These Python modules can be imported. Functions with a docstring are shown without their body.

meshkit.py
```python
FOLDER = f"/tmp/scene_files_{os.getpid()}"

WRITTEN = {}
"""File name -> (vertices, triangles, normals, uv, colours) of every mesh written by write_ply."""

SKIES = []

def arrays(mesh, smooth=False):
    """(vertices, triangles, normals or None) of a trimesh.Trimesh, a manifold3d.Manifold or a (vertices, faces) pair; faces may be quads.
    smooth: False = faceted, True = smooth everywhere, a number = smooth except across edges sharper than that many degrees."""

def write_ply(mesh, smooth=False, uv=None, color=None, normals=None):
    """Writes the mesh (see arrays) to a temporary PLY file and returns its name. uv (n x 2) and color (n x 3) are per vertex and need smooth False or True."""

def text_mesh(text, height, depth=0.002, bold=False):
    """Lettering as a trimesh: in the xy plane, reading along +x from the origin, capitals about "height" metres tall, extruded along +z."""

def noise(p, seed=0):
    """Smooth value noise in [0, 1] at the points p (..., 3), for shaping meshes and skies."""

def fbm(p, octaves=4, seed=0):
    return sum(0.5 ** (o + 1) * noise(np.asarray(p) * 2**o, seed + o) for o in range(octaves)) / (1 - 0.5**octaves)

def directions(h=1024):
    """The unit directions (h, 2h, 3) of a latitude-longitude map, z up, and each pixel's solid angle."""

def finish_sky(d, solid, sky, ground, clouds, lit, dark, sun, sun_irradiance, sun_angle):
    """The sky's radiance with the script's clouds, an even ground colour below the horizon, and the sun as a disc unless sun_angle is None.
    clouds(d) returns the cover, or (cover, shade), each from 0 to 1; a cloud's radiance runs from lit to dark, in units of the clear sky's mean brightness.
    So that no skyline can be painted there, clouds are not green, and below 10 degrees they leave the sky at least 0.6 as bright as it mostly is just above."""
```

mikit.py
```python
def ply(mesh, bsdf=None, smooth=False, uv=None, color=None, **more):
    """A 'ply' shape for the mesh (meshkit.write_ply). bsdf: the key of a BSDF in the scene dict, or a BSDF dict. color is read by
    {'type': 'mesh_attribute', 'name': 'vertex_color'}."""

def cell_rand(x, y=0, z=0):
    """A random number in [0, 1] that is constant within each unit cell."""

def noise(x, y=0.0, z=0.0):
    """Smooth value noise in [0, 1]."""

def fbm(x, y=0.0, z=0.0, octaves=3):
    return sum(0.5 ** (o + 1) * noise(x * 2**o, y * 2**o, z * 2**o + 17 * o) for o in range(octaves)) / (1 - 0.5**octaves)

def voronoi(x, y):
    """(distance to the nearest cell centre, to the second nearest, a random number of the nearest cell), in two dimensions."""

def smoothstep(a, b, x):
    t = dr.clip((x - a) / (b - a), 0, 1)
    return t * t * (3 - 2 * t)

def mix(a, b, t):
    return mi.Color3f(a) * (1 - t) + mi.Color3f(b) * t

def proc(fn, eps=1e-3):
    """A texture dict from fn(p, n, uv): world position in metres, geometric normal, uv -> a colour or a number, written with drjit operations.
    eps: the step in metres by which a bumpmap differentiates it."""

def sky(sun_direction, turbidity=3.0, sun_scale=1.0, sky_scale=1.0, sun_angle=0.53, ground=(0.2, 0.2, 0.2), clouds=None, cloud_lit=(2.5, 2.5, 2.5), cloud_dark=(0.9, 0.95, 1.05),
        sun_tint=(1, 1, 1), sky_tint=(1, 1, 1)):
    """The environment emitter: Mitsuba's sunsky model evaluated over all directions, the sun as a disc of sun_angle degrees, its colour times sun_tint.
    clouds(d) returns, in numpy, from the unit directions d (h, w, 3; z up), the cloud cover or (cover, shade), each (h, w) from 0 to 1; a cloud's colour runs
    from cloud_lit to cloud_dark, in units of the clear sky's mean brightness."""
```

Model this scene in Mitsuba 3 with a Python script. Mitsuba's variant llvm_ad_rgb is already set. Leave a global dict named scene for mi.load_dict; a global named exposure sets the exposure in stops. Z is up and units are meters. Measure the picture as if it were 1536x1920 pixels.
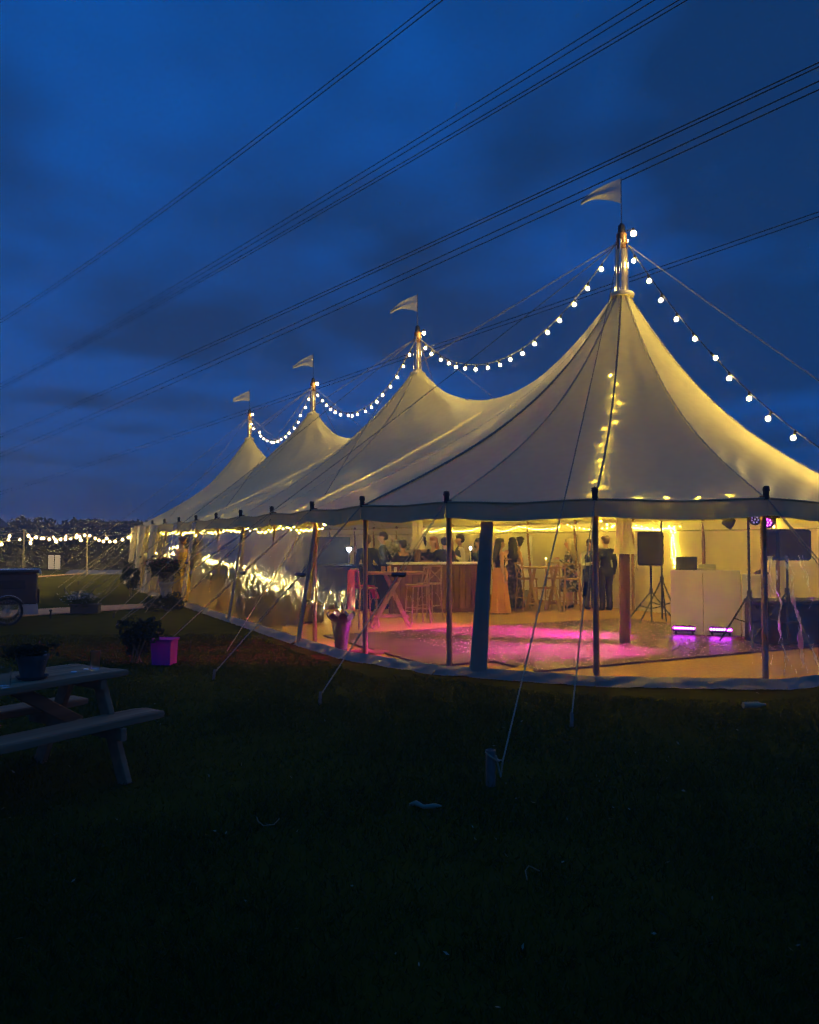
import math, random
import numpy as np, trimesh, manifold3d as m3
import drjit as dr, mitsuba as mi, mikit, meshkit
from trimesh.transformations import rotation_matrix as rotm
from shapely.geometry import Polygon

random.seed(4); rng = np.random.default_rng(4)
T = mi.ScalarTransform4f
scene, labels = {}, {}

# ------------------------------------------------------------------ camera, sky, exposure
PITCH = math.atan(52 / 1538)
EYE = np.array([0, 0, 1.7])
scene['camera'] = {'type': 'perspective', 'fov_axis': 'x', 'fov': 2 * math.degrees(math.atan(768 / 1538)), 'near_clip': 0.05, 'far_clip': 3000.0,
    'to_world': T().look_at(origin=EYE.tolist(), target=[0, math.cos(PITCH), 1.7 + math.sin(PITCH)], up=[0, 0, 1])}
exposure = 5.0
LEVEL = 2.0 ** -exposure                                    # night light levels: everything that shines is this much dimmer than daylight


def dusk_clouds(d):
    p = d / np.maximum(d[..., 2:3], 0.06)
    big = meshkit.fbm(np.stack([p[..., 0] * 0.55 + 3.377, p[..., 1] * 0.4 + 7.396, 0 * p[..., 0]], -1), 5, 3)
    fine = meshkit.fbm(np.stack([p[..., 0] * 1.7, p[..., 1] * 1.2 + 9, 0 * p[..., 0]], -1), 4, 8)
    m = 0.56 * big + 0.44 * fine
    low = np.exp(-d[..., 2] / 0.10)                         # thinner, hazier veil towards the horizon
    return 0.955 - 0.16 * low, np.clip((m - 0.40) / 0.20, 0, 1) * (1 - 0.35 * low)


SKY = mikit.sky([-0.55, 0.82, 0.10], turbidity=3.0, sun_scale=0.0, sky_scale=LEVEL, clouds=dusk_clouds, cloud_lit=(0.02, 2.3, 10.9), cloud_dark=(0.05, 0.95, 3.9), sky_tint=(0.25, 0.62, 1.9), ground=(0.05, 0.05, 0.03))
SKY['sampling_weight'] = 8.0
scene['dusk_light'] = SKY

# ------------------------------------------------------------------ helpers
counts = {}


def num(name):
    k = counts.get(name, 0)
    counts[name] = k + 1
    return name if k == 0 else f'{name}_{k:03d}'


def thing(name, label, cat, group=None):
    k = num(name)
    labels[k] = {'label': label, 'category': cat}
    if group: labels[k]['group'] = group
    return k


def put(key, mesh, mat, smooth=False, emit=None, weight=1.0, **more):
    kw = dict(more)
    if emit is not None:
        kw['emitter'] = {'type': 'area', 'radiance': {'type': 'rgb', 'value': [float(e) * LEVEL for e in emit]}, 'sampling_weight': float(weight)}
    scene[key] = mikit.ply(mesh, mat, smooth=smooth, **kw)
    return key


def part(parent, name, mesh, mat, smooth=False, stuff=False, label=None, **kw):
    k = num(f'{parent}__{name}')
    put(k, mesh, mat, smooth, **kw)
    if stuff or label:
        labels[k] = {}
        if stuff: labels[k]['kind'] = 'stuff'
        if label: labels[k]['label'] = label
    return k


def globe(parent, name, r, at, emit, weight):
    k = num(f'{parent}__{name}')
    scene[k] = {'type': 'sphere', 'center': [float(v) for v in at], 'radius': float(r), 'bsdf': {'type': 'ref', 'id': 'mat_lamp'},
        'emitter': {'type': 'area', 'radiance': {'type': 'rgb', 'value': [float(e) * LEVEL for e in emit]}, 'sampling_weight': float(weight)}}
    return k


def single(name, mesh, mat, label, cat, smooth=False, group=None, **kw):
    k = thing(name, label, cat, group)
    put(k, mesh, mat, smooth, **kw)
    return k


def struct(name, mesh, mat, smooth=False, kind='structure', label=None):
    k = num(name)
    put(k, mesh, mat, smooth)
    labels[k] = {'kind': kind}
    if label: labels[k]['label'] = label
    return k


def cat(*ms):
    out = []
    for m in ms: out += list(m) if isinstance(m, (list, tuple)) else [m]
    return trimesh.util.concatenate(out)


def box(sx, sy, sz, at=(0, 0, 0), rz=0.0):
    m = trimesh.creation.box([sx, sy, sz])
    if rz: m.apply_transform(rotm(rz, [0, 0, 1]))
    m.apply_translation(at)
    return m


def rbox(sx, sy, sz, r=0.01, at=(0, 0, 0), rz=0.0):
    """box with chamfered edges, centred at AT"""
    pts = []
    for x in (-1, 1):
        for y in (-1, 1):
            for z in (-1, 1):
                c = np.array([x * sx / 2, y * sy / 2, z * sz / 2])
                for k in range(3):
                    q = c - r * np.array([x, y, z]); q[k] = c[k]
                    pts.append(q)
    m = trimesh.convex.convex_hull(np.array(pts))
    if rz: m.apply_transform(rotm(rz, [0, 0, 1]))
    m.apply_translation(at)
    return m


def tube(pts, r, sides=8, caps=True):
    p = np.asarray(pts, float); n = len(p)
    r = np.broadcast_to(r, (n,))
    t = np.gradient(p, axis=0); t /= np.linalg.norm(t, axis=1, keepdims=True) + 1e-12
    ref = np.array([0, 0, 1.0]) if abs(t[0][2]) < 0.9 else np.array([1.0, 0, 0])
    a = np.cross(t, ref); a /= np.linalg.norm(a, axis=1, keepdims=True) + 1e-12
    b = np.cross(t, a); ang = np.arange(sides) * 2 * np.pi / sides
    v = (p[:, None] + r[:, None, None] * (np.cos(ang)[None, :, None] * a[:, None] + np.sin(ang)[None, :, None] * b[:, None])).reshape(-1, 3)
    f = []
    for i in range(n - 1):
        for j in range(sides):
            k = (j + 1) % sides
            f += [[i * sides + j, i * sides + k, (i + 1) * sides + k], [i * sides + j, (i + 1) * sides + k, (i + 1) * sides + j]]
    if caps:
        v = np.vstack([v, p[:1], p[-1:]]); c0, c1 = n * sides, n * sides + 1
        for j in range(sides):
            k = (j + 1) % sides
            f += [[c0, k, j], [c1, (n - 1) * sides + j, (n - 1) * sides + k]]
    return trimesh.Trimesh(v, f, process=False)


def beam(p0, p1, w, d, up=(0, 0, 1)):
    """rectangular bar from p0 to p1, w across, d in the UP-ish direction"""
    p0, p1 = np.asarray(p0, float), np.asarray(p1, float)
    z = p1 - p0; L = np.linalg.norm(z); z /= L
    x = np.cross(np.asarray(up, float), z)
    if np.linalg.norm(x) < 1e-6: x = np.cross([1.0, 0, 0], z)
    x /= np.linalg.norm(x); y = np.cross(z, x)
    m = rbox(w, d, L, min(w, d) * 0.12)
    M = np.eye(4); M[:3, 0], M[:3, 1], M[:3, 2], M[:3, 3] = x, y, z, (p0 + p1) / 2
    m.apply_transform(M)
    return m


def lathe(profile, sides=24, at=(0, 0, 0)):
    pr = np.asarray(profile, float)
    m = trimesh.creation.revolve(pr, sections=sides)
    m.apply_translation(at)
    return m


def ball(r, at, sub=2, scale=(1, 1, 1)):
    m = trimesh.creation.icosphere(subdivisions=sub, radius=r)
    m.apply_scale(scale); m.apply_translation(at)
    return m


def grid(fn, us, vs):
    """mesh of fn(u, v) -> xyz on the grid"""
    U, V = np.meshgrid(us, vs, indexing='ij')
    P = np.stack(fn(U, V), -1).reshape(-1, 3)
    a, b = len(us), len(vs)
    i, j = np.meshgrid(np.arange(a - 1), np.arange(b - 1), indexing='ij')
    q = np.stack([i * b + j, (i + 1) * b + j, (i + 1) * b + j + 1, i * b + j + 1], -1).reshape(-1, 4)
    return trimesh.Trimesh(P, np.vstack([q[:, [0, 1, 2]], q[:, [0, 2, 3]]]), process=False)


def leafcloud(centers, size, rs, flat=0.3):
    """many small leaf-shaped quads at the centers"""
    n = len(centers)
    d = rs.normal(size=(n, 3)); d[:, 2] = d[:, 2] * 0.6 + flat; d /= np.linalg.norm(d, axis=1, keepdims=True)
    e = np.cross(d, rs.normal(size=(n, 3))); e /= np.linalg.norm(e, axis=1, keepdims=True)
    s = (size * rs.uniform(0.6, 1.3, n))[:, None]
    v = np.stack([centers - d * s, centers + e * s * 0.42, centers + d * s, centers - e * s * 0.42], 1).reshape(-1, 3)
    i = np.arange(n)[:, None] * 4
    f = np.vstack([i + [0, 1, 2], i + [0, 2, 3]])
    return trimesh.Trimesh(v, f, process=False)


def hullchain(chains, refine=0.03, smooth=6, res=1):
    """union of hulls between successive spheres (x, y, z, r); chains = list of lists"""
    ico = trimesh.creation.icosphere(subdivisions=res).vertices
    ms = []
    for ch in chains:
        for s, e in zip(ch[:-1], ch[1:]):
            pts = np.vstack([ico * s[3] + s[:3], ico * e[3] + e[:3]])
            ms.append(m3.Manifold.hull_points(np.ascontiguousarray(pts)))
    m = m3.Manifold.batch_boolean(ms, m3.OpType.Add)
    if refine: m = m.refine_to_length(refine)
    mm = m.to_mesh()
    t = trimesh.Trimesh(mm.vert_properties[:, :3], mm.tri_verts, process=True)
    if smooth: trimesh.smoothing.filter_taubin(t, iterations=smooth)
    return t


# ------------------------------------------------------------------ materials
def rgb(*c): return {'type': 'rgb', 'value': list(c)}


def principled(name, col, rough=0.6, **kw):
    c = mikit.proc(col) if callable(col) else rgb(*col)
    kw.setdefault('specular', 0.5)
    scene[name] = {'type': 'twosided', 'bsdf': {'type': 'principled', 'base_color': c, 'roughness': rough, **kw}}
    return name


def vary(c0, c1, s, oct=3, sz=None):
    sz = s if sz is None else sz
    return lambda p, n, uv: mikit.mix(c0, c1, mikit.fbm(p.x * s, p.y * s, p.z * sz, octaves=oct))


def wood(c0, c1, ang=0.0, s=9.0, vert=False):
    ca, sa = math.cos(ang), math.sin(ang)
    def fn(p, n, uv):
        u, v = p.x * ca + p.y * sa, -p.x * sa + p.y * ca
        if vert: return mikit.mix(c0, c1, mikit.fbm(u * s * 2.5, v * s * 2.5, p.z * 1.2, octaves=4))
        return mikit.mix(c0, c1, mikit.fbm(u * 1.3, v * s * 3, p.z * s * 3, octaves=4))
    return fn


def grass_col(p, n, uv):
    a = mikit.fbm(p.x * 0.35, p.y * 0.35, 0.0, octaves=3)
    b = mikit.fbm(p.x * 5, p.y * 5, 1.0, octaves=3)
    return mikit.mix((0.030, 0.029, 0.0035), (0.062, 0.060, 0.007), 0.6 * a + 0.4 * b)


principled('mat_grass', grass_col, 1.0, specular=0.0)
principled('mat_blade', lambda p, n, uv: mikit.mix((0.024, 0.026, 0.003), (0.074, 0.074, 0.009), mikit.noise(p.x * 31, p.y * 31, 0.0)), 0.9, specular=0.0)
principled('mat_path', vary((0.38, 0.20, 0.09), (0.54, 0.30, 0.14), 6), 0.95)
principled('mat_asphalt', vary((0.10, 0.10, 0.10), (0.16, 0.16, 0.15), 2), 0.9)
principled('mat_matting', lambda p, n, uv: mikit.mix((0.23, 0.125, 0.035), (0.36, 0.205, 0.055), 0.5 * mikit.fbm(p.x * 0.9, p.y * 0.9, 0.0) + 0.5 * mikit.noise(p.x * 38, p.y * 38, 0.0)), 0.75)
for k, c in enumerate([((0.060, 0.020, 0.030), (0.10, 0.034, 0.045)), ((0.052, 0.018, 0.026), (0.085, 0.03, 0.04)), ((0.070, 0.024, 0.034), (0.11, 0.038, 0.05))]):
    scene[f'mat_dancewood_{k}'] = {'type': 'bumpmap', 'arbitrary': mikit.proc(lambda p, n, uv: mikit.fbm(p.x * 9, p.y * 9, 0.0)), 'scale': 0.004,
        'bsdf': {'type': 'twosided', 'bsdf': {'type': 'principled', 'base_color': mikit.proc(wood(c[0], c[1], 1.1 + 1.57 * (k % 2))), 'roughness': 0.42, 'specular': 0.25}}}


def canvas_bsdf(c0, c1, trans, gloss):
    col = lambda p, n, uv: mikit.mix(c0, c1, 0.7 * mikit.fbm(p.x * 0.7, p.y * 0.7, p.z * 0.7) + 0.3 * mikit.noise(p.x * 14, p.y * 14, p.z * 14))
    return {'type': 'blendbsdf', 'weight': gloss,
        'a': {'type': 'principledthin', 'base_color': mikit.proc(col), 'roughness': 0.7, 'diff_trans': trans},
        'b': {'type': 'twosided', 'bsdf': {'type': 'principled', 'base_color': mikit.proc(col), 'roughness': 0.3, 'specular': 0.5}}}


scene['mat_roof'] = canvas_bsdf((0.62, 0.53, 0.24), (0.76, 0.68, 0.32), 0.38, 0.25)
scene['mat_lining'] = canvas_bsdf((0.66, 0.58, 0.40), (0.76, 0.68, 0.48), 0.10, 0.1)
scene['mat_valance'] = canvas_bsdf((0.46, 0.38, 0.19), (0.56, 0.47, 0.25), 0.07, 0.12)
principled('mat_flag', vary((0.74, 0.70, 0.60), (0.82, 0.78, 0.68), 9), 0.9, specular=0.1)
principled('mat_seam', (0.46, 0.39, 0.21), 0.8, specular=0.1)
principled('mat_shadeseam', (0.22, 0.19, 0.12), 0.8, specular=0.1)  # dark seams; the wide one paints a shadow line on the roof
principled('mat_strap', vary((0.30, 0.20, 0.125), (0.38, 0.255, 0.16), 3), 0.75, specular=0.5)
principled('mat_skirt', vary((0.17, 0.14, 0.08), (0.26, 0.215, 0.13), 4), 0.35, specular=0.6)
scene['mat_clearfilm'] = {'type': 'thindielectric', 'int_ior': 1.5, 'ext_ior': 1.0}
scene['mat_film'] = {'type': 'blendbsdf', 'weight': 0.05, 'a': {'type': 'thindielectric', 'int_ior': 1.5, 'ext_ior': 1.0},   # clear vinyl, with a little diffuse scatter for a hazy veil
    'b': {'type': 'principledthin', 'base_color': rgb(0.8, 0.78, 0.72), 'roughness': 0.8, 'diff_trans': 1.0}}
scene['mat_glass'] = {'type': 'dielectric', 'int_ior': 1.5, 'ext_ior': 1.0}
principled('mat_polewood', wood((0.16, 0.075, 0.03), (0.30, 0.15, 0.07), 0, 7, True), 0.35, specular=0.5)
principled('mat_mainpole', wood((0.12, 0.055, 0.025), (0.24, 0.12, 0.055), 0, 7, True), 0.3, specular=0.4)
principled('mat_mastmetal', (0.62, 0.52, 0.36), 0.28, metallic=0.7)
principled('mat_dark', (0.02, 0.02, 0.022), 0.45)
principled('mat_black', (0.014, 0.012, 0.009), 0.85, specular=0.12)
principled('mat_blackgloss', (0.018, 0.015, 0.012), 0.5, specular=0.2)
principled('mat_grille', (0.05, 0.048, 0.035), 0.8, specular=0.1)
principled('mat_metal', vary((0.14, 0.12, 0.09), (0.26, 0.22, 0.16), 25), 0.5, metallic=0.3)
principled('mat_chrome', (0.75, 0.74, 0.72), 0.18, metallic=1.0)
principled('mat_rope', vary((0.26, 0.215, 0.13), (0.40, 0.335, 0.21), 60), 0.9, specular=0.1)
principled('mat_cable', (0.17, 0.15, 0.11), 0.7, specular=0.2)
principled('mat_darkrope', (0.06, 0.06, 0.06), 0.9)
principled('mat_white', (0.72, 0.70, 0.66), 0.5)
principled('mat_whitebox', vary((0.70, 0.68, 0.64), (0.78, 0.76, 0.72), 3), 0.4)
principled('mat_wire', (0.05, 0.05, 0.05), 1.0, specular=0.0)
principled('mat_oldwood', wood((0.20, 0.10, 0.05), (0.50, 0.27, 0.14), math.atan2(0.82, 0.572), 8), 0.85, specular=0.12)
principled('mat_barwood', wood((0.11, 0.045, 0.016), (0.25, 0.11, 0.04), 0, 6, True), 0.4)
principled('mat_barwood2', wood((0.085, 0.034, 0.013), (0.19, 0.08, 0.03), 0, 6, True), 0.4)
principled('mat_tablewood', wood((0.20, 0.10, 0.05), (0.38, 0.20, 0.10), 0.4, 7), 0.45)
principled('mat_stoolwood', wood((0.30, 0.18, 0.08), (0.48, 0.30, 0.15), 0.4, 7, True), 0.5)
principled('mat_pink', (0.62, 0.05, 0.10), 0.9, sheen=0.4)
principled('mat_sofa', vary((0.05, 0.028, 0.016), (0.09, 0.05, 0.03), 5), 0.8)
principled('mat_skin', vary((0.45, 0.26, 0.17), (0.55, 0.33, 0.23), 6), 0.5)
principled('mat_hair_dark', vary((0.012, 0.010, 0.008), (0.035, 0.025, 0.018), 40), 0.5)
principled('mat_hair_brown', vary((0.06, 0.028, 0.012), (0.11, 0.055, 0.025), 40), 0.5)
principled('mat_hair_fair', vary((0.28, 0.22, 0.16), (0.42, 0.35, 0.27), 40), 0.5)
principled('mat_hair_red', vary((0.20, 0.07, 0.025), (0.32, 0.12, 0.04), 40), 0.5)
principled('mat_navy', (0.018, 0.024, 0.045), 0.85)
principled('mat_greysuit', (0.06, 0.07, 0.09), 0.85)
principled('mat_blacksuit', (0.014, 0.013, 0.014), 0.85)
principled('mat_shirt', (0.62, 0.60, 0.55), 0.8)
principled('mat_orange', (0.62, 0.28, 0.10), 0.7, sheen=0.3)
principled('mat_yellowdress', (0.55, 0.36, 0.05), 0.7)


def floral(p, n, uv):
    a = mikit.smoothstep(0.58, 0.66, mikit.noise(p.x * 26, p.y * 26, p.z * 26))
    return mikit.mix((0.03, 0.028, 0.035), (0.55, 0.48, 0.46), a)


principled('mat_floral', floral, 0.8)
principled('mat_print', lambda p, n, uv: mikit.mix((0.015, 0.013, 0.015), (0.10, 0.07, 0.06), mikit.smoothstep(0.55, 0.7, mikit.noise(p.x * 18, p.y * 18, p.z * 18))), 0.8)
principled('mat_cart', vary((0.055, 0.045, 0.043), (0.09, 0.07, 0.065), 3), 0.22, specular=0.6)
principled('mat_cartpanel', (0.04, 0.042, 0.045), 0.15, specular=0.7)
principled('mat_carttrim', (0.38, 0.38, 0.38), 0.4)
principled('mat_rubber', (0.015, 0.015, 0.015), 0.8)
principled('mat_terracotta', vary((0.07, 0.06, 0.05), (0.12, 0.10, 0.085), 12), 0.9)
principled('mat_stone', vary((0.22, 0.21, 0.19), (0.34, 0.32, 0.29), 8), 0.9)
principled('mat_planterbox', vary((0.07, 0.055, 0.045), (0.12, 0.10, 0.08), 7), 0.8)
scene['mat_palebox'] = canvas_bsdf((0.50, 0.05, 0.42), (0.56, 0.07, 0.48), 0.5, 0.1)
scene['mat_leaf'] = {'type': 'principledthin', 'base_color': mikit.proc(lambda p, n, uv: mikit.mix((0.03, 0.05, 0.018), (0.08, 0.11, 0.035), mikit.noise(p.x * 17, p.y * 17, p.z * 17))), 'roughness': 0.6, 'diff_trans': 0.6}
scene['mat_darkleaf'] = {'type': 'principledthin', 'base_color': mikit.proc(lambda p, n, uv: mikit.mix((0.015, 0.022, 0.014), (0.04, 0.05, 0.028), mikit.noise(p.x * 17, p.y * 17, p.z * 17))), 'roughness': 0.6, 'diff_trans': 0.4}
principled('mat_petal', (0.66, 0.62, 0.55), 0.8)
principled('mat_redpetal', (0.20, 0.045, 0.05), 0.8)
principled('mat_woodland', lambda p, n, uv: mikit.mix((0.018, 0.019, 0.014), (0.042, 0.041, 0.030), mikit.fbm(p.x * 0.4, p.y * 0.4, p.z * 0.4)), 1.0, specular=0.0)
principled('mat_glint_flake', vary((0.55, 0.20, 0.38), (0.80, 0.50, 0.62), 30), 0.3)  # pink put into the flakes to tint the floor like the magenta light
principled('mat_litter', (0.30, 0.25, 0.15), 0.9, specular=0.1)
principled('mat_twig', (0.20, 0.16, 0.09), 0.95, specular=0.0)
principled('mat_purplepot', vary((0.05, 0.03, 0.055), (0.08, 0.05, 0.085), 6), 0.35)
principled('mat_gold', (0.75, 0.48, 0.16), 0.25, metallic=1.0)
principled('mat_screen', (0.02, 0.02, 0.022), 0.15)
principled('mat_laptop', (0.45, 0.45, 0.46), 0.3, metallic=0.8)
scene['mat_lamp'] = {'type': 'diffuse', 'reflectance': rgb(0.7, 0.7, 0.7)}
principled('mat_cloth_pink', (0.16, 0.04, 0.05), 0.9)
principled('mat_yellowcloth', (0.62, 0.40, 0.04), 0.9)
principled('mat_juice', (0.75, 0.55, 0.03), 0.2)
principled('mat_barn', (0.20, 0.19, 0.17), 0.9)

BULB = np.array([1.0, 0.72, 0.19])
FAIRY = np.array([1.0, 0.76, 0.085])
BULB_POWER, FAIRY_POWER = 102.0, 200.0

# ------------------------------------------------------------------ tent geometry in its own axes: a along the ridge (from the near pole), n across (towards the camera side)
TM = np.eye(4)
TM[:3, 0], TM[:3, 1], TM[:3, 3] = [-0.456, 0.890, 0], [-0.890, -0.456, 0], [3.48, 13.3, 0]


def W(p): 
    p = np.asarray(p, float)
    return p @ TM[:3, :3].T + TM[:3, 3]


def tl(mesh):
    mesh = mesh.copy(); mesh.apply_transform(TM)
    return mesh


STEP, NP = 7.2, 4
AMAX = STEP * (NP - 1)
HALF = [(-3.61, 1.06), (-2.54, 2.72), (-1.03, 3.9), (0.56, 4.39), (2.46, 4.45), (4.62, 4.45), (6.76, 4.45), (8.86, 4.45), (10.96, 4.45), (13.1, 4.45), (15.2, 4.45), (17.25, 4.45),
        (19.3, 4.45), (21.05, 4.39), (22.65, 3.9), (24.15, 2.72), (25.2, 1.06)]
POLY = np.array(HALF + [(a, -n) for a, n in HALF[::-1]])
NV = len(POLY)
EAVE = 2.17
SHP = Polygon(POLY)


def outward(i):
    """mitred outward direction at vertex i"""
    p0, p1, p2 = POLY[i - 1], POLY[i], POLY[(i + 1) % NV]
    def nrm(e):
        v = np.array([-e[1], e[0]]); return v / np.linalg.norm(v)
    n = nrm(p1 - p0) + nrm(p2 - p1)
    n /= np.linalg.norm(n)
    c = n @ nrm(p1 - p0)
    return n / c if (p1 - SHP.centroid.coords[0]) @ n > 0 else -n / c


OUT = np.array([outward(i) for i in range(NV)])


def edge_hit(core, ang):
    """distance from core to the boundary at that angle"""
    d = np.array([math.cos(ang), math.sin(ang)]); best = 1e9
    for i in range(NV):
        p, q = POLY[i], POLY[(i + 1) % NV]
        M = np.array([[d[0], p[0] - q[0]], [d[1], p[1] - q[1]]])
        if abs(np.linalg.det(M)) < 1e-9: continue
        t, s = np.linalg.solve(M, p - core)
        if t > 0 and -1e-6 <= s <= 1 + 1e-6: best = min(best, t)
    return best


def ridge(t):
    tau = (t / STEP) % 1.0
    return 4.58 + 1.34 * np.abs(2 * tau - 1) ** 2.05


def drape(u, t):
    """height fraction of the sailcloth from the ridge (u = 0) to the eave (u = 1): steep at a mast, nearly straight between masts"""
    tau = (t / STEP) % 1.0
    e = np.clip(min(t, AMAX - t) / 2.0, 0, 1)
    w = 0.12 + (0.32 - 0.16 * e * e * (3 - 2 * e)) * np.abs(2 * tau - 1) ** 2
    return (1 - u) * (1 - w + w * (1 - u) ** 2)


def halfwidth(a):
    pts = np.array(HALF)
    return np.interp(a, pts[:, 0], pts[:, 1])


def roof_z(a, n):
    t = min(max(a, 0.0), AMAX)
    if 0 <= a <= AMAX: u = abs(n) / halfwidth(a)
    else:
        c = np.array([t, 0.0]); v = np.array([a, n]) - c; r = np.linalg.norm(v)
        u = r / edge_hit(c, math.atan2(v[1], v[0])) if r > 1e-6 else 0
    u = min(max(u, 0), 1)
    return EAVE + (ridge(t) - EAVE) * drape(u, t)


def make_roof():
    cols = []                                     # (core, boundary)
    near = [(a, halfwidth(a)) for a in np.arange(0, AMAX + 1e-6, 0.15)]
    for a, w in near: cols.append(((a, 0.0), (a, w)))
    for k in range(1, 60):
        ang = math.pi / 2 - k * math.pi / 60
        r = edge_hit(np.array([AMAX, 0.0]), ang); cols.append(((AMAX, 0.0), (AMAX + r * math.cos(ang), r * math.sin(ang))))
    for a, w in near[::-1]: cols.append(((a, 0.0), (a, -w)))
    for k in range(1, 60):
        ang = -math.pi / 2 - k * math.pi / 60
        r = edge_hit(np.zeros(2), ang); cols.append(((0.0, 0.0), (r * math.cos(ang), r * math.sin(ang))))
    us = np.linspace(0, 1, 52) ** 1.25
    n = len(cols); V = np.zeros((n, len(us), 3))
    for i, (c, b) in enumerate(cols):
        c, b = np.array(c), np.array(b)
        dv = np.linalg.norm(POLY - b, axis=1).min()
        sag = 0.035 * min(dv / 1.0, 1.0) ** 1.5
        e = EAVE - sag
        b = b - 0.03 * min(dv, 1.0) * (b - c) / np.linalg.norm(b - c)
        p = c + us[:, None] * (b - c)
        z = e + (ridge(c[0]) - e) * drape(us, c[0])
        # tension folds running down from each mast
        for k in range(NP):
            q = p - [k * STEP, 0]; r = np.linalg.norm(q, axis=1); th = np.arctan2(q[:, 1], q[:, 0])
            amp = (0.010 if k == 0 else 0.034) * np.exp(-((r - 1.15) / 0.75) ** 2)
            z = z + amp * (np.sin(17 * th + k) + 0.6 * np.sin(29 * th + 2 * k)) * (1 - us)
        z = z + 0.010 * (meshkit.fbm(np.column_stack([p * 1.6, 0 * z]), 3, 5) - 0.5) * np.clip((1 - us) * 6, 0, 1)
        V[i, :, :2], V[i, :, 2] = p, z
    m = len(us); F = []
    for i in range(n):
        j = (i + 1) % n
        k = np.arange(m - 1)
        F.append(np.stack([i * m + k, i * m + k + 1, j * m + k + 1, j * m + k], 1))
    q = np.vstack(F)
    f = np.vstack([q[:, [0, 2, 1]], q[:, [0, 3, 2]]])
    return trimesh.Trimesh(V.reshape(-1, 3), f, process=False)


tent = thing('marquee_tent', 'long pale sailcloth marquee with four peaked masts, clear walls and warm light inside', 'marquee')
part(tent, 'roof', tl(make_roof()), 'mat_roof', smooth=True)


def along(i, s):
    """point and outward direction on wall edge i (vertex i to i + 1) at fraction s"""
    j = (i + 1) % NV
    p = POLY[i] * (1 - s) + POLY[j] * s
    o = OUT[i] * (1 - s) + OUT[j] * s
    return p, o


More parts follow.
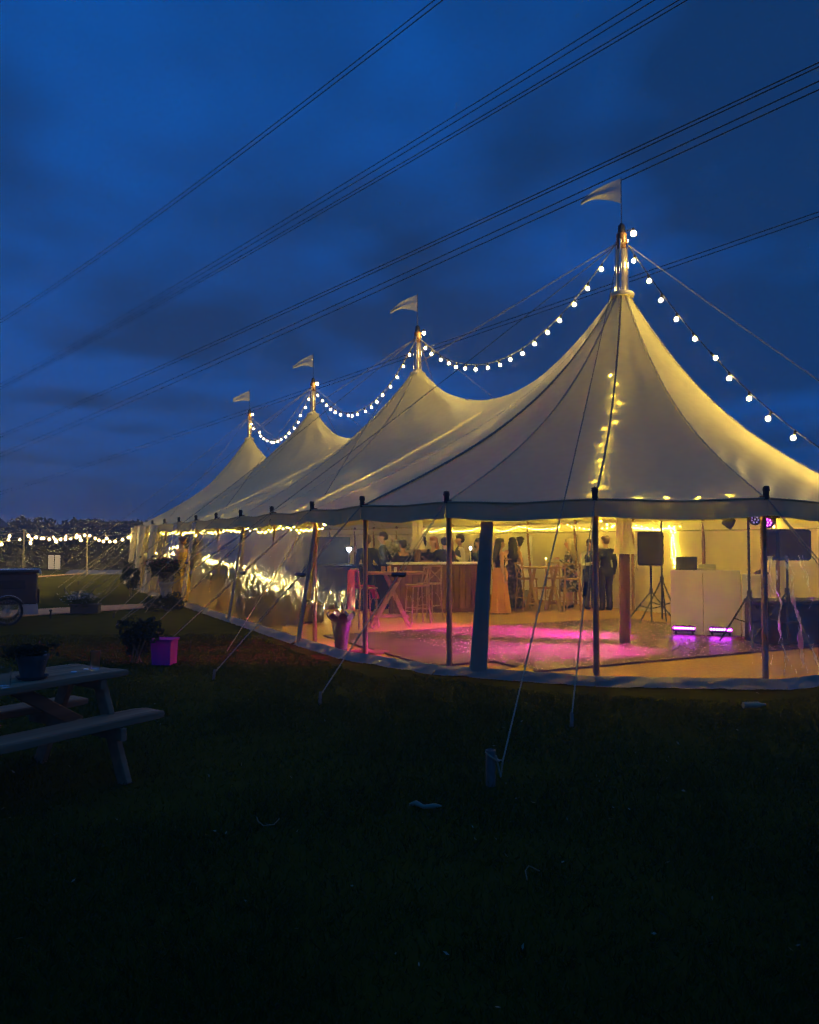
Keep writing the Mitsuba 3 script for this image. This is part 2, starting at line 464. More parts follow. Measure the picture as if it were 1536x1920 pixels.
def valance(i):
    K = 40; rows = np.linspace(0, 1, 6); pts = []
    L = np.linalg.norm(POLY[(i + 1) % NV] - POLY[i])
    for k in range(K + 1):
        s = k / K; p, o = along(i, s)
        dv = min(s, 1 - s) * L; sag = 0.035 * min(dv, 1.0) ** 1.5
        inw = 0.03 * min(dv, 1.0) * 0.9
        drop = 0.20 + 0.025 * math.sin(math.pi * s) + 0.008 * math.sin(9 * s + i)
        for r in rows:
            ripple = 0.016 * r * math.sin(s * L * 8.5 + 1.7 * i) + 0.008 * r * math.sin(s * L * 21 + i)
            q = p + o * (0.012 - inw + 0.03 * r + ripple)
            pts.append([q[0], q[1], EAVE + 0.012 - sag - drop * r])
    b = len(rows); q = []
    for k in range(K):
        for r in range(b - 1): q.append([k * b + r, (k + 1) * b + r, (k + 1) * b + r + 1, k * b + r + 1])
    q = np.array(q)
    return trimesh.Trimesh(pts, np.vstack([q[:, [0, 1, 2]], q[:, [0, 2, 3]]]), process=False)


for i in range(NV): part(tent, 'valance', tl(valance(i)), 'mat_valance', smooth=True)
# rolled rope hem along the eave
hem = []
for i in range(NV):
    p, q = POLY[i], POLY[(i + 1) % NV]
    ss = np.linspace(0, 1, 12); L = np.linalg.norm(q - p)
    pts = []
    for s in ss:
        c, o = along(i, s); dv = min(s, 1 - s) * L
        c = c + o * (0.016 - 0.027 * min(dv, 1.0))
        pts.append([c[0], c[1], EAVE + 0.016 - 0.035 * min(dv, 1.0) ** 1.5])
    hem.append(tube(pts, 0.012, 5))
part(tent, 'eave_hem', tl(cat(hem)), 'mat_seam', smooth=True, stuff=True)


# seams of the roof, from each mast to its eave poles
def seam(pole, vi, width=0.035):
    a0, (a1, n1) = pole * STEP, POLY[vi]
    us = np.linspace(0.04, 0.99, 40); pts = []
    side = np.array([-(n1), a1 - a0]); side = side / np.linalg.norm(side)
    L = []
    for u in us:
        a, n = a0 + (a1 - a0) * u, n1 * u
        for sg in (-1, 1):
            b, c = a + side[0] * sg * width / 2, n + side[1] * sg * width / 2
            L.append([b, c, roof_z(b, c) + 0.016])
    f = []
    for k in range(len(us) - 1): f += [[2 * k, 2 * k + 1, 2 * k + 3], [2 * k, 2 * k + 3, 2 * k + 2]]
    return trimesh.Trimesh(L, f, process=False)


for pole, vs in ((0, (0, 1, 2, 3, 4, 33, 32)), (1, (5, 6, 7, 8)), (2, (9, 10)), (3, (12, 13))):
    for v in vs: part(tent, 'roof_seam', tl(seam(pole, v, 0.085 if (pole, v) == (0, 3) else 0.026)), 'mat_shadeseam' if (pole, v) in ((0, 3), (0, 1)) else 'mat_seam', smooth=True)  # the wide dark strip is a painted shadow line

# masts
for k in range(NP):
    a = k * STEP
    mast = part(tent, 'mast', tl(lathe([(0.0, 0.02), (0.085, 0.02), (0.085, 5.3), (0.075, 6.54), (0.085, 6.55), (0.085, 6.71), (0.05, 6.75), (0.0, 6.75)], 20, (a, 0, 0))), 'mat_mainpole', smooth=40)
    part(mast, 'mast_sleeve', tl(lathe([(0.088, 5.7), (0.092, 5.7), (0.092, 6.45), (0.088, 6.45)], 20, (a, 0, 0))), 'mat_mastmetal', smooth=40)
    part(mast, 'lifting_tube', tl(cat([tube([[a + 0.1 * math.cos(t), 0.1 * math.sin(t), 5.68], [a + 0.1 * math.cos(t), 0.1 * math.sin(t), 6.6]], 0.016, 8) for t in (0.6, 2.2, 3.7, 5.2)])), 'mat_chrome', smooth=40)
    part(mast, 'ring', tl(lathe([(0.10, 5.68), (0.19, 5.665), (0.20, 5.70), (0.185, 5.735), (0.12, 5.76), (0.10, 5.75)], 24, (a, 0, 0))), 'mat_lining', smooth=40)
    part(mast, 'mast_cap', tl(lathe([(0.0, 6.75), (0.06, 6.75), (0.055, 6.85), (0.02, 6.89), (0.0, 6.89)], 16, (a, 0, 0))), 'mat_dark', smooth=40)
    if k < 2:  # cream cloth sleeve hanging round the upper mast, gathered at the bottom
        def sleeve(U, V, a=a):
            r = 0.115 + 0.012 * np.sin(9 * U) + 0.10 * np.clip((1.75 - V) / 0.28, 0, 1) ** 1.5 * (0.75 + 0.25 * np.sin(5 * U))
            return a + r * np.cos(U), r * np.sin(U), V
        part(mast, 'cloth_sleeve', tl(grid(sleeve, np.linspace(0, 2 * np.pi, 49), np.r_[np.linspace(1.47, 1.85, 14), np.linspace(2.2, 4.9, 10)])), 'mat_lining', smooth=True, label='cream cloth sleeve with a flared lower end')

# side poles under the eave
for i in range(NV):
    p = POLY[i] - OUT[i] * 0.06
    sp = part(tent, 'side_pole', tl(tube([[p[0], p[1], 0.02], [p[0], p[1], 2.22]], 0.036, 12)), 'mat_polewood', smooth=40)
    part(sp, 'finial', tl(lathe([(0.0, 2.17), (0.034, 2.17), (0.034, 2.26), (0.042, 2.28), (0.036, 2.325), (0.0, 2.335)], 10, (POLY[i][0] - 0.0 * p[0], POLY[i][1], 0))), 'mat_dark', smooth=40)


# walls
LEAN0, LEAN, WTOP, WBOT = -0.10, 0.30, EAVE - 0.06, 0.10


def wall_point(i, s, v):
    """v = 0 at the eave, 1 at the bottom of the clear sheet, which leans outwards"""
    p, o = along(i, s)
    return p + o * (LEAN0 + LEAN * v), WTOP - (WTOP - WBOT) * v


def film(i, amp, crumple, cen=None):
    """one clear vinyl sheet, rippled from its hanging and finely crumpled lower down"""
    j = (i + 1) % NV; L = np.linalg.norm(POLY[j] - POLY[i])
    ss, vs = np.linspace(0, 1, 92), np.linspace(0, 1, 84)
    S, Vv = (q.ravel() for q in np.meshgrid(ss, vs, indexing='ij'))
    rip = (meshkit.fbm(np.column_stack([S * L * 5.0 + 31 * i, Vv * 1.6, 0 * S]), 3, 11) - 0.5) * amp
    w = np.clip((Vv - 0.12) * 2.4, 0, 1) * np.clip(0.25 + 1.9 * (meshkit.fbm(np.column_stack([S * L * 1.1 + 5 * i, Vv * 2.5, 0 * S + 3]), 2, 4) - 0.3), 0.15, 1)
    if cen is not None: w = w * np.exp(-((S - cen[0]) / cen[1]) ** 2)
    rip = rip + (meshkit.fbm(np.column_stack([S * L * 9.5 + 17 * i, Vv * 19.0, 0 * S]), 2, 23) - 0.5) * crumple * w
    p = POLY[i] * (1 - S[:, None]) + POLY[j] * S[:, None]; o = OUT[i] * (1 - S[:, None]) + OUT[j] * S[:, None]
    c = p + o * (LEAN0 + LEAN * Vv)[:, None] + o / np.linalg.norm(o, axis=1, keepdims=True) * (rip * np.minimum(1, 8 * Vv))[:, None]
    V = np.column_stack([c, WTOP - (WTOP - WBOT) * Vv])
    n = len(vs); k, r = np.meshgrid(np.arange(len(ss) - 1), np.arange(n - 1), indexing='ij')
    q = np.stack([k * n + r, (k + 1) * n + r, (k + 1) * n + r + 1, k * n + r + 1], -1).reshape(-1, 4)
    return trimesh.Trimesh(V, np.vstack([q[:, [0, 1, 2]], q[:, [0, 2, 3]]]), process=False)


def skirt(i):
    L = np.linalg.norm(POLY[(i + 1) % NV] - POLY[i])
    ss, rs = np.linspace(0, 1, 50), np.linspace(0, 1, 7); pts = []
    for s in ss:
        p, o = along(i, s)
        for r in rs:
            wv = 0.055 * (0.15 + r) / 1.15 * (meshkit.fbm(np.array([[s * L * 6 + 7 * i, r * 2.2, 0]]), 3, 2)[0] - 0.5) * 2
            q = p + o * (0.205 + 0.13 * r ** 1.2 + wv); pts.append([q[0], q[1], max(0.105 * (1 - r ** 1.3) + 0.012 + 0.7 * wv, 0.008)])
    b = len(rs); qd = []
    for k in range(len(ss) - 1):
        for r in range(b - 1): qd.append([k * b + r, (k + 1) * b + r, (k + 1) * b + r + 1, k * b + r + 1])
    qd = np.array(qd)
    return trimesh.Trimesh(pts, np.vstack([qd[:, [0, 1, 2]], qd[:, [0, 2, 3]]]), process=False)


def lining(i):
    L = np.linalg.norm(POLY[(i + 1) % NV] - POLY[i])
    ss, vs = np.linspace(0, 1, 60), np.linspace(0, 1, 30); pts = []
    for s in ss:
        p, o = along(i, s)
        for v in vs:
            c, z = wall_point(i, s, v); z = z - 0.10 * v
            fold = 0.035 * math.sin(s * L * 5.2 + 2.2 * v + i) * v + 0.02 * math.sin(s * L * 11 - 3 * v + i) * v + 0.03 * math.sin((s * L + v * 1.3) * 3.1 + 2 * i) * v
            c = c + o * fold; pts.append([c[0], c[1], z])
    b = len(vs); qd = []
    for k in range(len(ss) - 1):
        for r in range(b - 1): qd.append([k * b + r, (k + 1) * b + r, (k + 1) * b + r + 1, k * b + r + 1])
    qd = np.array(qd)
    return trimesh.Trimesh(pts, np.vstack([qd[:, [0, 1, 2]], qd[:, [0, 2, 3]]]), process=False)


DOOR = 8                                                     # the open entrance on the camera's side
FAR_CREAM = range(NV // 2, NV - 1)                        # cloth walls behind the dance floor and the bar
for i in range(NV):
    j = (i + 1) % NV
    if i == DOOR: continue
    if i in FAR_CREAM or i == NV - 2:
        part(tent, 'cloth_wall', tl(lining(i)), 'mat_lining', smooth=True)
        c = [along(i, s) for s in (0.0, 1.0)]
        part(tent, 'wall_band', tl(tube([[q[0] - 0.09 * o[0], q[1] - 0.09 * o[1], 1.90] for q, o in c], 0.012, 5)), 'mat_seam', smooth=True)
        continue
    if i < 2 or i >= NV - 1: amp, cr, cen = (0.014, 0.028, (0.0, 0.30)) if i == 0 else (0.016, 0.028, (1.0, 0.24)) if i == NV - 1 else (0.008, 0.001, None)
    elif i == 2: amp, cr, cen = 0.010, 0.001, None
    elif i == 3: amp, cr, cen = 0.024, 0.008, None
    else: amp, cr, cen = 0.009, 0.014, None
    part(tent, 'clear_wall', tl(film(i, amp, cr, cen=cen)), 'mat_film' if 4 <= i <= 14 else 'mat_clearfilm', smooth=True)
    part(tent, 'ground_skirt', tl(skirt(i)), 'mat_skirt', smooth=True)


def strap(i, s, width):
    """opaque joining strip of the clear wall"""
    pts = []; L = np.linalg.norm(POLY[(i + 1) % NV] - POLY[i]); vs = np.linspace(0.09, 1.045, 20)
    for v in vs:
        for sg in (-0.5, -0.17, 0.17, 0.5):
            c, z = wall_point(i, s + sg * width * (0.8 + 0.3 * v) / L, v); o = along(i, s)[1]
            c = c + o * (0.035 + (0.02 if abs(sg) < 0.3 else 0.0)); pts.append([c[0], c[1], max(z, 0.01)])
    qd = []
    for k in range(len(vs) - 1):
        for r in range(3): qd.append([k * 4 + r, (k + 1) * 4 + r, (k + 1) * 4 + r + 1, k * 4 + r + 1])
    qd = np.array(qd)
    return trimesh.Trimesh(pts, np.vstack([qd[:, [0, 1, 2]], qd[:, [0, 2, 3]]]), process=False)


for i, s, w in ((1, 0.72, 0.20), (4, -0.02, 0.17), (6, -0.02, 0.17), (10, 0.0, 0.15), (12, 0.0, 0.15), (33, 0.45, 0.16)):
    part(tent, 'wall_strap', tl(strap(i, s, w)), 'mat_strap', smooth=True)


def crumpled(i, s0, s1, z0, z1, depth, seed):
    """loose, heavily crumpled clear vinyl hanging just inside the wall"""
    L = np.linalg.norm(POLY[(i + 1) % NV] - POLY[i]); a, b = 70, 110
    U, V = (q.ravel() for q in np.meshgrid(np.linspace(0, 1, a), np.linspace(0, 1, b), indexing='ij'))
    S = s0 + (s1 - s0) * (U + 0.10 * np.sin(5 * V + seed) * (1 - U)); v = z0 + (z1 - z0) * V
    p = POLY[i] * (1 - S[:, None]) + POLY[(i + 1) % NV] * S[:, None]; o = OUT[i] * (1 - S[:, None]) + OUT[(i + 1) % NV] * S[:, None]
    d = (meshkit.fbm(np.column_stack([S * L * 9 + seed, v * 7, 0 * v]), 4, seed) - 0.5) * depth + 0.04 * np.sin(S * L * 22 + 3 * v)
    c = p + o * (LEAN0 - 0.10 + LEAN * v)[:, None] + o * d[:, None]
    q = np.arange((a - 1) * b).reshape(a - 1, b)[:, :-1].ravel(); q = np.stack([q, q + b, q + b + 1, q + 1], 1)
    return trimesh.Trimesh(np.column_stack([c, WTOP - (WTOP - WBOT) * v]), np.vstack([q[:, [0, 1, 2]], q[:, [0, 2, 3]]]), process=False)


part(tent, 'loose_vinyl', tl(crumpled(NV - 1, 0.62, 0.99, 0.30, 0.99, 0.30, 5)), 'mat_clearfilm', smooth=True, label='crumpled clear vinyl hanging by the right pole')
part(tent, 'loose_vinyl', tl(crumpled(0, 0.0, 0.13, 0.40, 0.99, 0.26, 9)), 'mat_clearfilm', smooth=True)


# gathered curtain bundles: at the entrance and the far corner of the camera side
def bundle(i, s, top, waist, spread, seed):
    def fn(U, V):
        zz = (EAVE - 0.08) * (1 - V) + 0.06
        r = top * (1 - V) ** 1.2 + waist + spread * np.clip((V - 0.45) / 0.55, 0, 1) ** 1.3
        r = r * (1 + 0.22 * np.sin(7 * U + seed) + 0.12 * np.sin(13 * U + 3 * V + seed))
        p, o = along(i, s)
        lean = 0.30 * V
        return p[0] + o[0] * (0.05 + lean) + r * np.cos(U), p[1] + o[1] * (0.05 + lean) + 0.6 * r * np.sin(U), zz
    return grid(fn, np.linspace(0, 2 * np.pi, 60), np.linspace(0, 1, 26))


for (i, s, t, w, sp) in ((7, 0.97, 0.02, 0.05, 0.05), (9, 0.06, 0.03, 0.05, 0.04)):
    part(tent, 'gathered_curtain', tl(bundle(i, s, t, w, sp, i)), 'mat_film', smooth=True)
for (i, s, t, w, sp) in ((10, 0.55, 0.16, 0.07, 0.10), (11, 0.6, 0.20, 0.08, 0.16), (13, 0.4, 0.20, 0.08, 0.16)):
    part(tent, 'gathered_curtain', tl(bundle(i, s, t, w, sp, i)), 'mat_lining', smooth=True, label='pale cloth wall gathered and tied at the far corner')

# guy ropes of the eave poles, with sliding tensioners, and their stakes
STAKE_AT = {0: (4.75, 7.25), 1: (1.49, 7.6), 2: (-0.94, 8.63), 3: (-2.40, 10.1)}
stake_labels = {1: 'short dark stake in the grass below the right clear panel, holding the near guy rope', 2: 'short dark stake in the grass in front of the flared pot, holding a pale rope',
                3: 'short dark stake in the grass right of the magenta box'}


ORD = ['first', 'second', 'third', 'fourth', 'fifth', 'sixth', 'seventh', 'eighth', 'ninth', 'tenth', 'eleventh', 'twelfth', 'thirteenth', 'fourteenth', 'fifteenth', 'sixteenth', 'seventeenth']


def stake_mesh(x, y, h, r, lean):
    d = np.array([lean[0], lean[1], 1.0])
    return tube([np.array([x, y, -0.06]) - 0.05 * d, np.array([x, y, 0.0]) + h * d, np.array([x, y, 0.0]) + (h + 0.012) * d], [r, r, r * 0.75], 9)


for i in range(len(HALF)):
    top = W([POLY[i][0], POLY[i][1], EAVE + 0.03])
    if i in STAKE_AT: st = np.array([*STAKE_AT[i], 0.06])
    else:
        o = OUT[i] / np.linalg.norm(OUT[i]); q = POLY[i] + o * (2.35 + 0.12 * math.sin(3.3 * i)); st = W([q[0], q[1], 0.06])
    f = 0.46 + 0.03 * math.sin(2.1 * i)
    mid = top * (1 - f) + st * f
    d = (st - top) / np.linalg.norm(st - top); side = np.cross(d, [0, 0, 1.0]); side /= np.linalg.norm(side)
    g = part(tent, 'guy_rope', cat(tube([top, mid + side * 0.035], 0.0055, 6), tube([top, mid - side * 0.035], 0.0055, 6), tube([mid, st], 0.008, 6)), 'mat_rope', smooth=40)
    part(g, 'tensioner', beam(mid - d * 0.02 - side * 0.10, mid - d * 0.02 + side * 0.10, 0.035, 0.05, d) if i not in (1,) else beam(mid - d * 0.11, mid + d * 0.09, 0.055, 0.04, side), 'mat_dark')
    if i >= 1:
        lab = stake_labels.get(i, ORD[i - 1] + ' dark stake of the row along the tent side, counted from the right')
        single('ground_stake', stake_mesh(st[0], st[1], 0.10, 0.018, (-d[0] * 0.2, -d[1] * 0.2)), 'mat_metal' if i < 4 else 'mat_dark', lab, 'tent stake', smooth=40, group='stakes of the guy ropes along the tent side')

# storm ropes of the masts
STORM = [(0.62, 5.84)]
for k in range(NP):
    top = np.array([k * STEP, 0, 6.61])
    ends = {'near_front': (-5.35, 6.0), 'near_back': (6.3, 7.0), 'far_front': (-5.4, -6.0), 'far_back': (5.6, -6.4)}
    for nm, (da, dn) in ends.items():
        end = W([k * STEP + da, dn, 0.05])
        if k == 0 and nm == 'near_front': end = np.array([0.655, 5.80, 0.155])
        t0 = W(top)
        pts = [t0 * (1 - s) + end * s - np.array([0, 0, 0.10]) * math.sin(math.pi * s) for s in np.linspace(0, 1, 14)]
        part(tent, 'mast_rope', tube(pts, 0.0065, 6), 'mat_rope', smooth=40)
    if k < NP - 1:
        t0, t1 = W(top), W([(k + 1) * STEP, 0, 5.95])
        part(tent, 'ridge_rope', tube([t0, t1], 0.007, 6), 'mat_rope', smooth=40)

# the big stake in the foreground
sk = thing('metal_stake', 'stout metal tube stake in the foreground grass with a rope looped to it', 'tent stake')
part(sk, 'tube', cat(lathe([(0.026, -0.06), (0.034, -0.06), (0.034, 0.225), (0.037, 0.235), (0.030, 0.238), (0.026, 0.225), (0.026, -0.06)], 18, (0.565, 5.77, 0))), 'mat_metal', smooth=40)
th = np.linspace(0, 2 * np.pi, 20)
part(sk, 'rope_loop', cat(tube(np.column_stack([0.565 + 0.045 * np.cos(th) + 0.012, 5.77 + 0.04 * np.sin(th), 0.19 - 0.03 * np.cos(th)]), 0.008, 6), tube([[0.60, 5.76, 0.2], [0.635, 5.77, 0.05], [0.655, 5.80, 0.155], [0.61, 5.77, 0.165]], 0.008, 6)), 'mat_rope', smooth=40)

# ------------------------------------------------------------------ ground, paths, tent floor
xs = np.r_[np.linspace(-400, -40, 16), np.linspace(-36, -8, 30), np.linspace(-7.5, 8, 110), np.linspace(9, 36, 28), np.linspace(40, 400, 16)]
ys = np.r_[np.linspace(-120, -6, 10), np.linspace(-4, 1.5, 8), np.linspace(1.7, 12, 90), np.linspace(12.4, 40, 50), np.linspace(44, 500, 20)]


def terrain(U, V):
    z = 0.05 * (meshkit.fbm(np.stack([U * 0.7, V * 0.7, 0 * U], -1), 4, 3) - 0.62)
    return U, V, np.minimum(z, 0.0) - 0.012


struct('ground', grid(terrain, xs, ys), 'mat_grass', smooth=True, label='dark mown grass field')
fl = Polygon([tuple(p + 0.19 * o) for p, o in zip(POLY, OUT)])
m = trimesh.creation.extrude_polygon(fl, 0.018, engine='earcut'); struct('tent_floor', tl(m), 'mat_matting', label='ochre matting floor of the tent')
pth = Polygon([(-14.5, 13.5), (-9.9, 19.35), (-8.2, 20.9), (-6.3, 22.2), (-5.7, 21.3), (-6.95, 20.0), (-8.7, 18.15), (-13.4, 12.3)][::-1])
m = trimesh.creation.extrude_polygon(pth, 0.02, engine='earcut'); m.apply_translation([0, 0, -0.005]); struct('path', m, 'mat_path', label='sandy path leading to the tent entrance')
fp = Polygon([(-40, 36.5), (-17.6, 37.4), (-16.6, 41.0), (-16.2, 41.0), (-17.0, 36.2), (-40, 35.2)][::-1])
m = trimesh.creation.extrude_polygon(fp, 0.02, engine='earcut'); m.apply_translation([0, 0, -0.005]); struct('path', m, 'mat_path', label='thin pale path far off on the left')
m = trimesh.creation.extrude_polygon(Polygon([(-17, 40.5), (-9, 40.5), (-9, 46), (-19, 46)]), 0.02, engine='earcut'); m.apply_translation([0, 0, -0.006]); struct('car_park', m, 'mat_asphalt', label='grey hard standing in front of the far hedge')

# grass blades
n = 170000
r = 2.3 + 12.5 * rng.random(n) ** 1.5
x = (rng.random(n) * 2 - 1) * (0.55 * r + 0.4)
keep = ~np.array([False] * n)
loc = (np.column_stack([x, r, 0 * r]) - TM[:3, 3]) @ TM[:3, :3]
inside = (np.abs(loc[:, 1]) < 4.95) & (loc[:, 0] > -4.2) & ~((loc[:, 0] < -1.0) & (np.hypot(loc[:, 0] + 0.2, loc[:, 1]) > 4.35))
clump = meshkit.fbm(np.column_stack([x * 1.3, r * 1.3, 0 * r]), 3, 6)
keep = ~inside & (rng.random(n) < 0.35 + 1.1 * clump)
x, r, clump = x[keep], r[keep], clump[keep]; n = len(x)
h = (0.02 + 0.045 * clump) * rng.uniform(0.5, 1.5, n); ang = rng.random(n) * 2 * np.pi; wd = rng.uniform(0.0016, 0.0036, n) * (1 + r * 0.13)
lean = rng.normal(size=(n, 2)) * h[:, None] * 0.7
z0 = np.minimum(0.05 * (meshkit.fbm(np.column_stack([x * 0.7, r * 0.7, 0 * r]), 4, 3) - 0.62), 0) - 0.016
dx, dy = np.cos(ang) * wd, np.sin(ang) * wd
v = np.stack([np.column_stack([x - dx, r - dy, z0]), np.column_stack([x + dx, r + dy, z0]), np.column_stack([x + lean[:, 0], r + lean[:, 1], z0 + h])], 1).reshape(-1, 3)
struct('grass', (v, np.arange(3 * n).reshape(-1, 3)), 'mat_blade', kind='stuff', label='short dark grass in the foreground')

# ------------------------------------------------------------------ string lights
def catenary(p, q, sag, n):
    s = np.linspace(0, 1, n)[:, None]
    return p * (1 - s) + q * s - np.array([0, 0, 1.0]) * sag * 4 * s * (1 - s)


def festoon(pts, count, label, power=1.1, r=0.035, name='festoon_string', start=0.06, end=0.94, weight=1.2, group=None, seed=0):
    k = thing(name, label, 'string lights', group)
    part(k, 'cable', tube(pts, 0.008, 6), 'mat_cable', smooth=True)
    seg = np.r_[0, np.cumsum(np.linalg.norm(np.diff(pts, axis=0), axis=1))]
    rs = np.random.default_rng(seed + 50); caps = []
    for q, s in enumerate(np.linspace(start, end, count)):
        d = s * seg[-1]; c = np.array([np.interp(d, seg, pts[:, a]) for a in range(3)])
        off = np.array([rs.normal() * 0.02, rs.normal() * 0.02, -0.085])
        caps.append(tube([c, c + off * 0.62], 0.017, 7))
        globe(k, 'bulb', r, c + off * 1.12, BULB * BULB_POWER * power, weight * (8 if min(q, count - 1 - q) < 2 and weight > 1 else 1))
    part(k, 'socket', cat(caps), 'mat_dark', stuff=True, smooth=40)
    return k


mast = [W([k * STEP, 0, 6.61]) for k in range(NP)]
festoon(catenary(mast[0] + [-0.06, 0.05, 0], mast[1], 1.27, 40), 17, 'string of globe lights swagged between the nearest mast and the second mast', seed=1)
festoon(catenary(mast[1], mast[2], 1.30, 40), 17, 'string of globe lights swagged between the second and third masts', seed=2)
festoon(catenary(mast[2], mast[3], 1.30, 40), 17, 'string of globe lights swagged between the third mast and the farthest mast', seed=3)
g0, g1 = mast[0] + np.array([0.06, 0, 0]), W([-3.95, -0.75, 2.34])
festoon(catenary(g0, g1, 0.52, 40), 13, 'string of globe lights running down from the nearest mast to the right edge', seed=4, end=0.985)
# top lamps of the masts
for k in range(NP):
    c = mast[k] + np.array([0.15, -0.17, 0.05])
    t = thing('mast_lamp', ['single bright globe light at the top of the nearest, tallest-looking mast', 'single bright globe light at the top of the second mast', 'single bright globe light at the top of the third mast', 'single bright globe light at the top of the farthest mast'][k], 'lamp')
    globe(t, 'bulb', 0.048, c, BULB * BULB_POWER * 0.7, 25.0)
    part(t, 'socket', cat(tube([c + [0, 0, 0.035], c + [0, 0, 0.09]], 0.018, 8), tube([c + [0, 0, 0.085], mast[k] + [0.05, -0.05, 0.13]], 0.007, 6)), 'mat_dark', smooth=40)

# strings of the garden on the left, on thin posts, going on beyond the frame
P1, P2, P0 = np.array([-14.1, 30.0, 1.98]), np.array([-15.7, 40.0, 2.06]), np.array([-22.5, 29.0, 2.0])
for p, lab in ((P1, 'thin pale post behind the dark cart, carrying string lights'), (P2, 'thin pale post farther off, left of the tent corner'), (P0, 'thin pale post beyond the left edge')):
    single('light_post', tube([[p[0], p[1], -0.05], [p[0], p[1], p[2] + 0.06]], 0.035, 8), 'mat_rope', lab, 'post', smooth=40)
E1 = W([21.0, 4.5, 1.95])
far = dict(power=2.6, r=0.045, weight=0.2)
festoon(catenary(P1, P2, 0.22, 30), 11, 'upper string of lights between the two thin posts on the left', seed=5, **far)
festoon(catenary(P0, P1, 0.25, 30), 14, 'string of lights going off the left edge from the nearer post', seed=6, **far)
festoon(catenary(P2, E1, 0.30, 30), 8, 'short string of lights from the farther post to the tent corner', seed=7, **far)
P3 = np.array([-21.0, 17.0, 1.95])
festoon(catenary(W([19.3, 4.7, 1.92]), P3, 0.35, 30), 18, 'lower string of widely spaced lights on the left, nearer than the posts', seed=8, power=2.6, r=0.042, weight=0.3)
P4, P5 = np.array([-30.0, 34.0, 2.1]), np.array([-24.0, 40.0, 2.0])
festoon(catenary(P0, P4, 0.25, 30), 16, 'string of lights far beyond the left edge, nearer row', seed=9, group='strings of lights beyond the left edge', **far)
festoon(catenary(P2, P5, 0.25, 30), 14, 'string of lights far beyond the left edge, farther row', seed=10, group='strings of lights beyond the left edge', **far)


rs = np.random.default_rng(21)  # added unseen strings, bulbs placed to make glints on the clear walls
for q, (p, e) in enumerate((((-19, 25, 2.5), (-38, 30, 2.6)), ((-20, 34, 2.5), (-42, 40, 2.6)), ((-24, 24, 2.5), (-29, 46, 2.4)))):
    k = thing('festoon_string', ['added string of lights beyond the left edge, nearest of three, for glints on the clear walls', 'added string of lights beyond the left edge, farthest of three, for glints on the clear walls', 'added string of lights beyond the left edge, running away, for glints on the clear walls'][q], 'string lights', 'strings of lights beyond the left edge')
    pts = catenary(np.array(p, float), np.array(e, float), 0.3, 26)
    part(k, 'cable', tube(pts, 0.009, 5), 'mat_rope')
    part(k, 'bulbs', cat([ball(0.05, c - [0, 0, 0.09], 1) for c in pts]), 'mat_lamp', smooth=True, stuff=True, emit=np.array([1.0, 0.86, 0.5]) * BULB_POWER * 0.16, weight=0.2)

# fairy lights inside the tent
def fairy(pts, spacing, label, drop=0.0, seed=0, weight=1.5, r=0.0125, power=1.0):
    pts = np.asarray(pts, float)
    k = thing('fairy_lights', label, 'fairy lights')
    rs = np.random.default_rng(seed + 90)
    seg = np.r_[0, np.cumsum(np.linalg.norm(np.diff(pts, axis=0), axis=1))]
    cs = [np.array([np.interp(d, seg, pts[:, a]) for a in range(3)]) + rs.normal(size=3) * 0.008 - [0, 0, drop * rs.random()] for d in np.arange(0.05, seg[-1], spacing)]
    part(k, 'wire', tube(pts, 0.003, 4), 'mat_dark')
    part(k, 'bulbs', cat([ball(r, c, 1) for c in cs]), 'mat_lamp', stuff=True, smooth=True, emit=FAIRY * FAIRY_POWER * power, weight=weight)


def eave_line(idx, inset, z, swag=0.10):
    out = []
    for i in idx:
        for s in np.linspace(0, 1, 9)[:-1]:
            p, o = along(i, s)
            q = p - o * inset; out.append(W([q[0], q[1], z - swag * math.sin(math.pi * s)]))
    return np.array(out)


fairy(eave_line(range(4, 8), 0.25, 1.98, 0.08), 0.13, 'yellow fairy lights under the eave behind the glittering clear wall', 0.08, 1, power=0.55)
fairy(eave_line(range(8, 13), 0.25, 1.98, 0.08), 0.13, 'yellow fairy lights under the eave over the entrance and beyond', 0.08, 2, power=0.55)
fairy(eave_line(range(NV - 11, NV - 7), 0.35, 2.10, 0.12), 0.17, 'yellow fairy lights along the far eave above the people at the bar', 0.05, 3, power=0.6)
fairy(eave_line(range(NV - 7, NV - 5), 0.35, 2.10, 0.12), 0.17, 'yellow fairy lights along the far eave above the cross-back stools', 0.05, 4, power=0.6)
# curtain of lights on the far wall beside the desk
pw = []
i = NV - 6
for s, z in ((-0.12, 2.02), (0.2, 1.96), (0.42, 1.90), (0.50, 1.96), (0.58, 1.98), (0.60, 1.75), (0.59, 1.55), (0.61, 1.35), (0.63, 1.05), (0.66, 1.25), (0.64, 1.5), (0.62, 1.72), (0.64, 1.92), (0.60, 2.0)):
    p, o = along(i, s); q = p - o * 0.10; pw.append(W([q[0], q[1], z]))
fairy(pw, 0.055, 'dense yellow fairy lights hanging down the cloth wall behind the desk', 0.02, 5, weight=1.2, power=0.3)


# strings that climb from the eave poles to the masts just under the roof
def climb(pole, vi, gap, u0=0.10, u1=0.97):
    a0, (a1, n1) = pole * STEP, POLY[vi]
    return np.array([W([a0 + (a1 - a0) * u, n1 * u, roof_z(a0 + (a1 - a0) * u, n1 * u) - gap]) for u in np.linspace(u1, u0, 30)])


